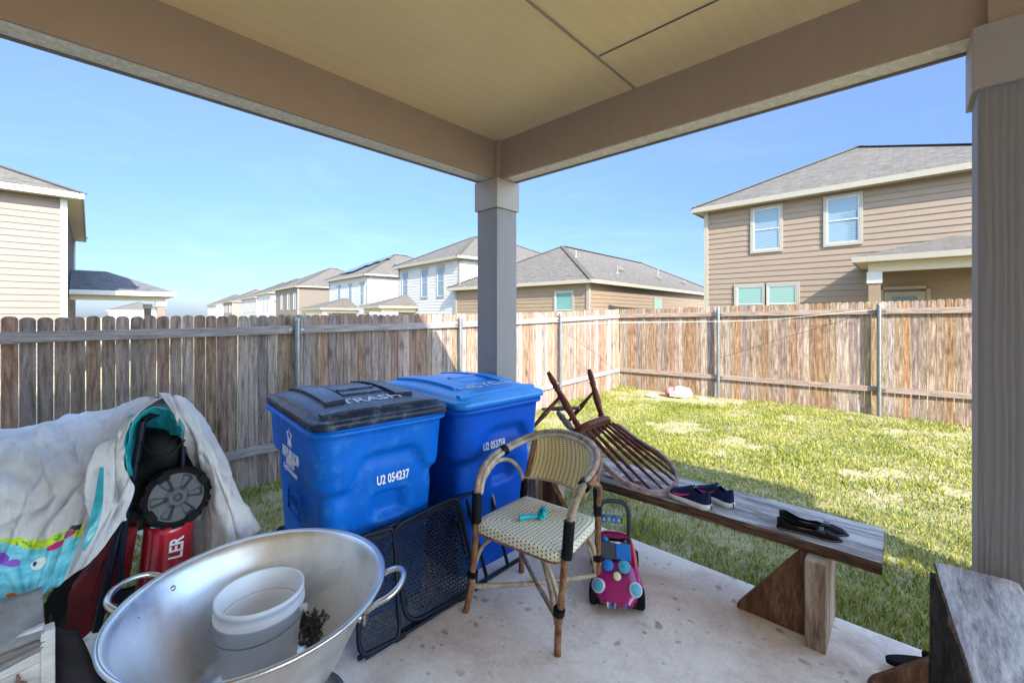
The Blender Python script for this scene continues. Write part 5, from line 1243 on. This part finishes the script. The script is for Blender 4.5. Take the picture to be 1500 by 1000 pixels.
wt = FM @ Matrix.Rotation(R(14), 4, 'Y') @ Matrix.Rotation(R(-8), 4, 'X') @ Matrix.Scale(.87, 4)
m_ = MB(wt); m_.lathe([(.05, -.03), (.118, -.03), (.133, -.02), (.136, 0), (.133, .02), (.118, .03), (.112, .026), (.11, .012)], (0, 0, 0), 64)
for k in range(22):
    a = 2 * PI * k / 22; m_.box((.136 * math.cos(a), .136 * math.sin(a), .0), (.010, .022, .052), Matrix.Rotation(a, 3, 'Z') @ Matrix.Rotation(R(20 if k % 2 else -20), 3, 'X'))
wo_ = m_.build('wheel', M['black_rubber'], mw, mods=BEV(.002))
m_ = MB(wt)   # hub with six pockets
rows = []
for r_ in (.112, .104, .095, .07, .05, .034, .028, .022, .012, .001):
    row = []
    for k in range(96):
        a = 2 * PI * k / 96; c_ = math.cos(3 * a * 2); pk = sstep(.25, .6, c_) * sstep(.03, .045, r_) * (1 - sstep(.098, .106, r_)); z = .016 - .018 * pk
        if r_ < .035: z = .024 if r_ > .02 else .012
        row.append(V((r_ * math.cos(a), r_ * math.sin(a), z)))
    rows.append(row)
m_.grid(rows[::-1], False, True); m_.build('hub', M['wheel_grey'], wo_)
m_ = MB(wt); m_.lathe([(.001, .026), (.008, .025), (.009, .018)], (0, 0, 0), 6); m_.build('axle_bolt', M['galv'], wo_)
for k in range(4):
    a = R(28 + 90 * k); m_ = MB(wt); m_.box((.118 * math.cos(a), .118 * math.sin(a), .030), (.035, .05, .012), a); m_.build('tread_lug', M['black_rubber'], wo_, mods=BEV(.004))
# red housing pieces
def curved(p0, p1, w0, w1, bulge, mt, nm, par=mw, z=0.0, n=14):
    rows = []
    for i in range(n + 1):
        t = i / n; c = V(p0).lerp(V(p1), t); w_ = lerp(w0, w1, t); rows.append([V((c.x + w_ * math.sin(a), c.y, z + bulge * math.cos(a))) for a in np.linspace(-PI / 2, PI / 2, 17)])
    m_ = MB(FM); m_.grid(rows); return m_.build(nm, mt, par, mods=[('SOLIDIFY', dict(thickness=.006, offset=-1))])
curved(L(249, 765), L(240, 905), .078, .10, .10, M['mower_red'], 'deck_nose', z=-.07)
tm = FM @ Matrix.Translation(L(259, 797, .034)) @ Matrix.Rotation(R(8), 4, 'Y') @ Matrix.Rotation(R(86), 4, 'Z')
text_mesh('LER', .064, 'printed_lettering', M['white_print'], tm, mw, .001, .85, .0015)
m_ = MB(FM)  # dark red side skirt of the deck
def quadslab(ps, th, mt, nm, lab=None):
    m_ = MB(FM); n = len(ps); a = [V(p) for p in ps]; nr = (a[1] - a[0]).cross(a[2] - a[0]).normalized() * th; b = [p - V((0, 0, th)) for p in a]
    m_.add(a + b, [tuple(range(n)), tuple(range(n, 2 * n))[::-1]] + [(i, (i + 1) % n, n + (i + 1) % n, n + i) for i in range(n)]); return m_.build(nm, mt, mw, lab, mods=BEV(.004))
quadslab([L(95, 850, -.12), L(100, 905, -.10), L(120, 915, -.06), L(132, 905, -.03), L(165, 800, -.02), L(205, 742, -.04), L(170, 740, -.12)], .05, M['black_plastic'], 'deck_skirt')
quadslab([L(122, 906, -.026), L(160, 880, -.02), L(196, 828, -.01), L(206, 762, -.02), L(186, 760, -.03), L(128, 828, -.03)], .06, M['mower_dark'], 'deck_panel')
quadslab([L(185, 860, -.0), L(240, 860, -.0), L(240, 960, -.0), L(165, 960, -.0)], .12, M['black_plastic'], 'deck_underside')
# engine block mass behind wheel and handles
m_ = MB(FM); m_.lathe([(.001, .11), (.08, .10), (.11, .06), (.12, 0), (.12, -.10), (.001, -.12)], L(236, 668, -.17), 28, 'Y'); m_.build('engine', M['black_plastic'], mw)
quadslab([L(202, 640, -.10), L(262, 640, -.10), L(266, 770, -.09), L(186, 775, -.08)], .20, M['black_plastic'], 'engine_shroud')
for pts, r in (([L(214, 612, -.02), L(207, 660, -.01), L(196, 720, 0), L(178, 790, .02), L(160, 880, .03)], .014), ([L(268, 655, -.06), L(267, 700, -.05), L(262, 760, -.05)], .010), ([L(201, 690, .03), L(190, 780, .03), L(184, 850, .03)], .010), ([L(214, 612, -.02), L(235, 606, -.06), L(262, 622, -.08), L(268, 655, -.06)], .013)):
    m_ = MB(FM); m_.tube(spline(pts, 6), r, 10); m_.build('handle_bar', M['black_metal'], mw)
for pts in ([L(208, 672, .0), L(235, 664, .02), L(268, 652, -.0)], [L(206, 668, .0), L(240, 667, .03), L(270, 646, -.0)], [L(212, 640, .0), L(230, 655, .03), L(264, 640, -.02)]):
    m_ = MB(FM); m_.tube(spline(pts, 6), .004, 8); m_.build('control_cable', M['black_plastic'], mw)
m_ = MB(FM); m_.tube([L(176, 905, .03), L(150, 950, .03), L(140, 1000, .04)], [.03, .028, .02], 4); m_.build('rear_bracket', M['black_metal'], mw)
quadslab([L(172, 902, .07), L(186, 905, .07), L(160, 958, .08), L(140, 962, .08), L(134, 952, .08)], .01, M['black_metal'], 'mounting_plate')
for px in (144, 150.5):
    m_ = MB(FM); m_.lathe([(.001, .0), (.0075, .0), (.0075, -.004)], L(px, 949, .0845), 14); m_.build('plate_hole', M['white_print'], mw)
blue = simple('blue_lever_plastic', (.01, .10, .42), .4); quadslab([L(146, 975, .12), L(158, 964, .12), L(196, 968, .12), L(210, 985, .12), L(160, 988, .12)], .02, blue, 'lever')
quadslab([L(150, 985, .09), L(230, 985, .09), L(240, 1060, .09), L(130, 1060, .09)], .2, M['black_metal'], 'rear_flap')
m_ = MB(); c_ = V((mo.x, mo.y, 0)); m_.box(c_ + V((-.05, -.05, .03)), (.35, .3, .06)); m_.build('rear_base', M['black_plastic'], mw, mods=BEV(.01))

# ---- fabric cover draped over the mower
def mk_cover(printed=True):
    m = NT('grey_cover_fabric'); v = m.coord(); n = m.noise(v, 2.5, 6, .65); n2 = m.noise(v, 14, 5, .7)
    c = m.ramp(n, [(.35, (.44, .435, .45)), (.6, (.60, .595, .61))]); c = m.mix(m.ramp(n2, [(.55, (0, 0, 0)), (.8, (.45, .45, .45))]), c, (.33, .30, .29))
    # printed cartoon sea border near the hem: bands laid out in UV
    tc = m.n('ShaderNodeTexCoord'); sp = m.n('ShaderNodeSeparateXYZ'); m.l(tc.outputs['UV'], sp.inputs[0]); U, Vv = sp.outputs[0], sp.outputs[1]
    nz = m.noise(m.coord(out='UV'), 9, 3); wob = m.math('MULTIPLY', m.math('SUBTRACT', nz, .5), .10)
    h = m.math('ADD', m.math('ADD', Vv, wob), 0)
    def step(x, e): return m.math('GREATER_THAN', x, e)
    lim = step(m.math('ADD', h, m.math('MULTIPLY', U, -.05)), .67)
    uo = m.math('LESS_THAN', U, .70)
    c2 = m.ramp(m.noise(m.coord(out='UV'), 22, 2), [(.45, (.42, .58, .03)), (.6, (.55, .68, .06))])
    c2 = m.mix(m.math('MULTIPLY', step(m.noise(m.coord(out='UV'), 16, 3, .6, 1.5), .58), .9), c2, (.03, .30, .08))
    sea = m.ramp(m.noise(m.coord((1, 3, 1), 'UV'), 7, 3), [(.4, (.08, .40, .52)), (.6, (.20, .56, .66))])
    c2 = m.mix(step(m.math('ADD', h, m.math('MULTIPLY', U, -.18)), .655), c2, sea)
    def spot(u0, v0, ru, rv, col, c2):
        a = m.math('DIVIDE', m.math('SUBTRACT', U, u0), ru); b = m.math('DIVIDE', m.math('SUBTRACT', Vv, v0), rv)
        d = m.math('ADD', m.math('ADD', m.math('MULTIPLY', a, a), m.math('MULTIPLY', b, b)), m.math('MULTIPLY', m.math('SUBTRACT', nz, .5), 2.2)); return m.mix(m.math('LESS_THAN', d, 1), c2, col)
    for q in ((.27, .775, .05, .03, (.20, .06, .42)), (.33, .80, .05, .018, (.25, .10, .50)), (.24, .74, .028, .05, (.20, .06, .42)), (.47, .82, .045, .025, (.60, .70, .70)), (.45, .815, .012, .012, (.05, .05, .1)), (.56, .76, .05, .018, (.50, .02, .16)), (.62, .735, .03, .02, (.45, .04, .25)), (.36, .93, .045, .014, (.62, .16, .04)), (.66, .70, .04, .03, (.05, .05, .06)), (.20, .88, .03, .02, (.75, .75, .70))):
        c2 = spot(*q, c2)
    if printed: c = m.mix(m.math('MULTIPLY', lim, uo), c, c2)
    dn = m.n('ShaderNodeTexNoise'); dn.inputs['Scale'].default_value = 3.5; m.l(v, dn.inputs['Vector']); dv_ = m.n('ShaderNodeVectorMath'); dv_.operation = 'MULTIPLY_ADD'; m.l(dn.outputs['Color'], dv_.inputs[0]); dv_.inputs[1].default_value = (.35, .35, .35); m.l(m.coord((1, 1, .55), rot=(.5, .3, .4)), dv_.inputs[2])
    vo = m.n('ShaderNodeTexVoronoi'); vo.feature = 'DISTANCE_TO_EDGE'; vo.inputs['Scale'].default_value = 5.5; m.l(dv_.outputs[0], vo.inputs['Vector'])
    cr_ = m.math('MINIMUM', m.math('MULTIPLY', vo.outputs['Distance'], 5), 1)
    m.base(c); m.set(rough=.72, spec=.25); m.bump(m.math('ADD', m.math('ADD', m.math('MULTIPLY', m.noise(v, 16, 5, .65, .8), .7), m.math('MULTIPLY', cr_, .9)), m.math('MULTIPLY', m.noise(v, 420, 2), .12)), .6, .012); return m.m
M['cover'] = mk_cover(); M['cover_plain'] = mk_cover(False); M['cover_teal'] = simple('teal_cover_lining', (.015, .30, .36), .28, 0, .3, var=.3, vs=14, bump=.5, bs=22, bd=.02)
cov = thing('mower_cover', (mo.x, mo.y - .2, .5), 'grey fabric cover with a cartoon sea border draped over the lawn mower', 'cover')
def cr(rows, kk):
    """catmull surface through control rows of (px,py,d)"""
    R1 = [spline([at(*p) for p in r], kk) for r in rows]; n = len(R1[0]); cols = [spline([R1[i][j] for i in range(len(R1))], kk) for j in range(n)]
    return [[cols[j][i] for j in range(n)] for i in range(len(cols[0]))]
def sheet(rows, nm, mt, kk=7, wr=.012, seed=0, extra=None, th=.004):
    P = cr(rows, kk); nr, nc = len(P), len(P[0]); Q = []
    for i in range(nr):
        Q.append([])
        for j in range(nc):
            p_ = P[i][j]; u, v = j / (nc - 1), i / (nr - 1)
            dn = (P[min(i + 1, nr - 1)][j] - P[max(i - 1, 0)][j]).cross(P[i][min(j + 1, nc - 1)] - P[i][max(j - 1, 0)])
            if dn.length > 1e-9: dn.normalize()
            w_ = 0
            q = mnoise.noise(V((u * 5 + v * 2, v * 1.6 - u * 1.5, seed))); w_ += wr * 1.7 * (1 - abs(q) * 6.5 if abs(q) < .154 else 0)
            q = mnoise.noise(V((u * 9 - v * 3, v * 4 + u * 3, seed + 4))); w_ += wr * 1.0 * (1 - abs(q) * 8 if abs(q) < .125 else 0)
            w_ += wr * .8 * mnoise.noise(V((u * 6, v * 4, seed + 7)))
            w_ *= .35 + .65 * sstep(0, .14, v)
            if extra: w_ += extra(u, v)
            Q[-1].append(p_ + dn * w_)
    m_ = MB(); m_.grid(Q); return m_.build(nm, mt, cov, mods=[('SOLIDIFY', dict(thickness=th, offset=0)), ('SUBSURF', dict(levels=1, render_levels=1))])
def ridge(u, v, u0, v0, u1, v1, w_, amp):
    dx, dy = u1 - u0, v1 - v0; t = max(0, min(1, ((u - u0) * dx + (v - v0) * dy) / (dx * dx + dy * dy))); d = math.hypot(u - u0 - t * dx, v - v0 - t * dy)
    return amp * 1.25 * math.exp(-(abs(d) / (w_ * .8)) ** 1.3) * (1 - .4 * abs(2 * t - 1))
def folds(u, v):
    s = 0
    for q in ((.45, .05, .62, .42, .03, .03), (.62, .42, .40, .75, .035, .03), (.95, .02, .66, .5, .05, .045), (.25, .1, .55, .35, .03, .022), (.62, .45, .20, .62, .04, .025), (.80, .35, .74, .95, .022, -.05), (.70, .30, .66, .85, .03, .03), (.05, .25, .5, .45, .05, .02), (.88, .35, .9, .95, .03, .03), (.52, .0, .33, .28, .03, -.025)): s += ridge(u, v, *q)
    return -s
left_rows = [
    [(-90, 640, 1.75), (-30, 632, 1.85), (25, 627, 1.95), (70, 618, 2.05), (120, 606, 2.1), (165, 598, 2.0), (205, 582, 1.92), (246, 576, 1.84)],
    [(-100, 680, 1.55), (-40, 660, 1.62), (20, 650, 1.70), (65, 645, 1.78), (110, 640, 1.80), (150, 625, 1.80), (183, 613, 1.75), (204, 604, 1.72)],
    [(-110, 740, 1.42), (-45, 715, 1.48), (15, 705, 1.55), (60, 700, 1.60), (105, 690, 1.62), (140, 675, 1.64), (165, 655, 1.64), (181, 648, 1.66)],
    [(-110, 800, 1.36), (-45, 780, 1.40), (10, 765, 1.46), (50, 762, 1.50), (95, 750, 1.54), (135, 730, 1.58), (165, 700, 1.60), (184, 688, 1.64)],
    [(-110, 850, 1.34), (-45, 830, 1.37), (5, 825, 1.42), (45, 822, 1.45), (85, 808, 1.49), (122, 785, 1.53), (160, 752, 1.58), (197, 716, 1.63)],
    [(-110, 900, 1.33), (-50, 895, 1.36), (0, 888, 1.40), (38, 892, 1.43), (62, 868, 1.46), (95, 848, 1.50), (140, 815, 1.55), (180, 760, 1.62)]]
sheet(left_rows, 'front_drape', M['cover'], 14, .0095, 1, folds)
right_rows = [
    [(232, 575, 1.85), (256, 577, 1.90), (274, 586, 1.96), (284, 597, 2.05)],
    [(252, 601, 1.76), (268, 606, 1.80), (288, 615, 1.90), (304, 626, 2.04)],
    [(266, 640, 1.84), (286, 645, 1.84), (307, 655, 1.88), (324, 668, 2.02)],
    [(270, 690, 1.99), (294, 696, 1.93), (322, 705, 1.86), (344, 716, 1.99)],
    [(268, 750, 2.02), (298, 752, 1.94), (335, 750, 1.86), (364, 748, 1.97)],
    [(266, 830, 1.94), (302, 822, 1.85), (345, 800, 1.86), (382, 775, 1.95)]]
sheet(right_rows, 'side_drape', M['cover_plain'], 14, .006, 3, lambda u, v: -(ridge(u, v, .3, 0, .25, 1, .06, .03) + ridge(u, v, .55, .1, .7, 1, .05, .03) + ridge(u, v, .8, .2, .9, 1, .05, -.02)))
back_rows = [
    [(240, 577, 1.84), (274, 586, 1.97), (288, 600, 2.1), (300, 612, 2.25)],
    [(170, 597, 2.0), (215, 600, 2.2), (260, 615, 2.4), (300, 660, 2.4)],
    [(120, 606, 2.1), (150, 640, 2.4), (220, 680, 2.5), (300, 740, 2.4)],
    [(30, 627, 1.97), (60, 700, 2.4), (150, 760, 2.5), (280, 810, 2.4)]]
sheet(back_rows, 'back_drape', M['cover_plain'], 8, .01, 8)
# folded-back collar around the opening: teal lining
teal_rows = [
    [(206, 602, 1.745), (224, 594, 1.77), (246, 598, 1.79), (262, 612, 1.79)],
    [(190, 618, 1.73), (216, 606, 1.80), (244, 612, 1.83), (268, 632, 1.79)],
    [(184, 650, 1.71), (205, 622, 1.86), (240, 632, 1.88), (262, 638, 1.84)]]
sheet([[(t[0] + 2, t[1] + 1, t[2] - .012) for t in r] for r in teal_rows], 'lining', M['cover_teal'], 8, .004, 5)
teal2 = [
    [(184, 608, 1.72), (196, 606, 1.75), (212, 612, 1.79)],
    [(176, 640, 1.70), (188, 640, 1.74), (202, 645, 1.78)],
    [(180, 670, 1.69), (189, 672, 1.73), (197, 676, 1.77)],
    [(184, 695, 1.68), (189, 698, 1.71), (193, 702, 1.74)]]
sheet([[(t[0] + 3, t[1], t[2] - .006) for t in r] for r in teal2], 'lining', M['cover_teal'], 8, .003, 6)
slit = [[(146, 684, 1.575), (152, 683, 1.58)], [(136, 740, 1.50), (151, 736, 1.515)], [(124, 785, 1.46), (140, 780, 1.48)], [(120, 806, 1.45), (123, 806, 1.455)]]
sheet(slit, 'lining', M['cover_teal'], 5, .002, 9)

# ---- debris stack in the near left corner
M['white_board'] = wood('scuffed_white_board', (.38, .37, .36), (.62, .61, .60), (.74, .73, .72), (1, 1, 6), .7, .4, 3); M['grey_felt'] = simple('grey_roofing_felt', (.24, .235, .235), .9, var=.3, vs=14, bump=.7, bs=60, bd=.01); M['dark_felt'] = simple('dark_tar_sheet', (.02, .019, .024), .75, var=.4, vs=12, bump=.4)
do = at(20, 960, 1.25); dv = (V((do.x, do.y, 0)).normalized() * -1); dr = V((0, 0, 1)).cross(dv).normalized()
DM = Matrix((dr, V((0, 0, 1)), dv)).transposed().to_4x4() ; DM.translation = (do.x, do.y, 0); KD = 1.25 / 628
def Dp(px, py, z=0): return V(((px - 20) * KD * .8, 1.5 - (py - 462) / 628 * (1.25 - z * .8), z))
RD = Matrix.Rotation(R(-14), 3, 'Y')
wb = thing('white_crate', (do.x, do.y, 0), 'scuffed white boarded crate in the bottom left corner', 'crate')
for k in range(5):
    y = .525 - .052 * k; m_ = MB(DM); m_.bar(Dp(-60, 950, -.02) * 1 + V((0, y - Dp(0, 950).y, 0)), V((.062, y + .036, .03)), .02, .0495, (0, 1, 0)); m_.build('board', M['white_board'], wb, mods=BEV(.002))
m_ = MB(DM); m_.bar((.066, .0, .02), (.066, .57, .03), .03, .045, (0, 0, 1)); m_.build('corner_post', M['white_board'], wb, mods=BEV(.003))
m_ = MB(DM); m_.bar((-.2, .14, -.03), (.06, .16, .02), .2, .28); m_.build('lower_box', M['grey_felt'], wb)
# knot/hook on the crate
m_ = MB(DM); m_.tube(spline([(.012, .46, .035), (.0, .44, .045), (-.008, .42, .042), (.004, .405, .045), (.02, .42, .05), (.022, .44, .045), (.008, .45, .04), (.008, .47, .04)], 5), .0035, 6); m_.build('wire_tie', simple('rusty_tie', (.20, .11, .08), .7), wb)
fs = thing('felt_sheet', (do.x, do.y, .6), 'stiff grey felt sheet lying on top of the white crate', 'sheet')
for dy, sc_, mt in ((0, 1, 'grey_felt'), (-.035, 1.0, 'rail'), (-.055, .98, 'grey_felt')):
    m_ = MB(DM); rows = []
    for i in range(9):
        v = i / 8; rows.append([V((lerp(-.22, .060 * sc_, u), .585 + dy + .03 * (u) - .05 * (v) + .008 * math.sin(5 * u + dy * 60), lerp(-.16, .05, v))) for u in np.linspace(0, 1, 12)])
    m_.grid(rows); m_.build('layer', M[mt], fs, mods=[('SOLIDIFY', dict(thickness=.012))])
tf = thing('tar_sheet', at(80, 960, 1.3), 'curled dark tar paper sheet standing beside the white crate', 'sheet')
rows = []
for i in range(15):
    v = i / 14; row = []
    for j in range(11):
        u = j / 10; a = lerp(-.4, 1.9, u); bulge = .045 + .035 * math.sin(PI * v * .9); x = .075 + bulge * (1 - math.cos(a)) * .9; z = -.02 + bulge * math.sin(a); row.append(V((x, .575 - .40 * v - .05 * u * (1 - v), z + .0)))
    rows.append(row)
m_ = MB(DM); m_.grid(rows); tfs = m_.build('curled_sheet', M['dark_felt'], tf, mods=[('SOLIDIFY', dict(thickness=.004))])
pc = thing('plastic_sheet', at(100, 990, 1.5), 'crumpled translucent grey plastic sheet on the slab by the tar paper', 'sheet')
m_ = MB(); c_ = V((-2.15, -.0, 0)); rows = [[V((-2.35 + .45 * u, -.12 + .34 * v, .012 + .10 * abs(mnoise.noise(V((u * 2.5, v * 2.5, 4)))) + .03 * abs(mnoise.noise(V((u * 8, v * 8, 4)))))) for u in np.linspace(0, 1, 22)] for v in np.linspace(0, 1, 18)]
m_.grid(rows, False); m_.build('film', simple('grey_plastic_film', (.35, .36, .40), .35, var=.2), pc)
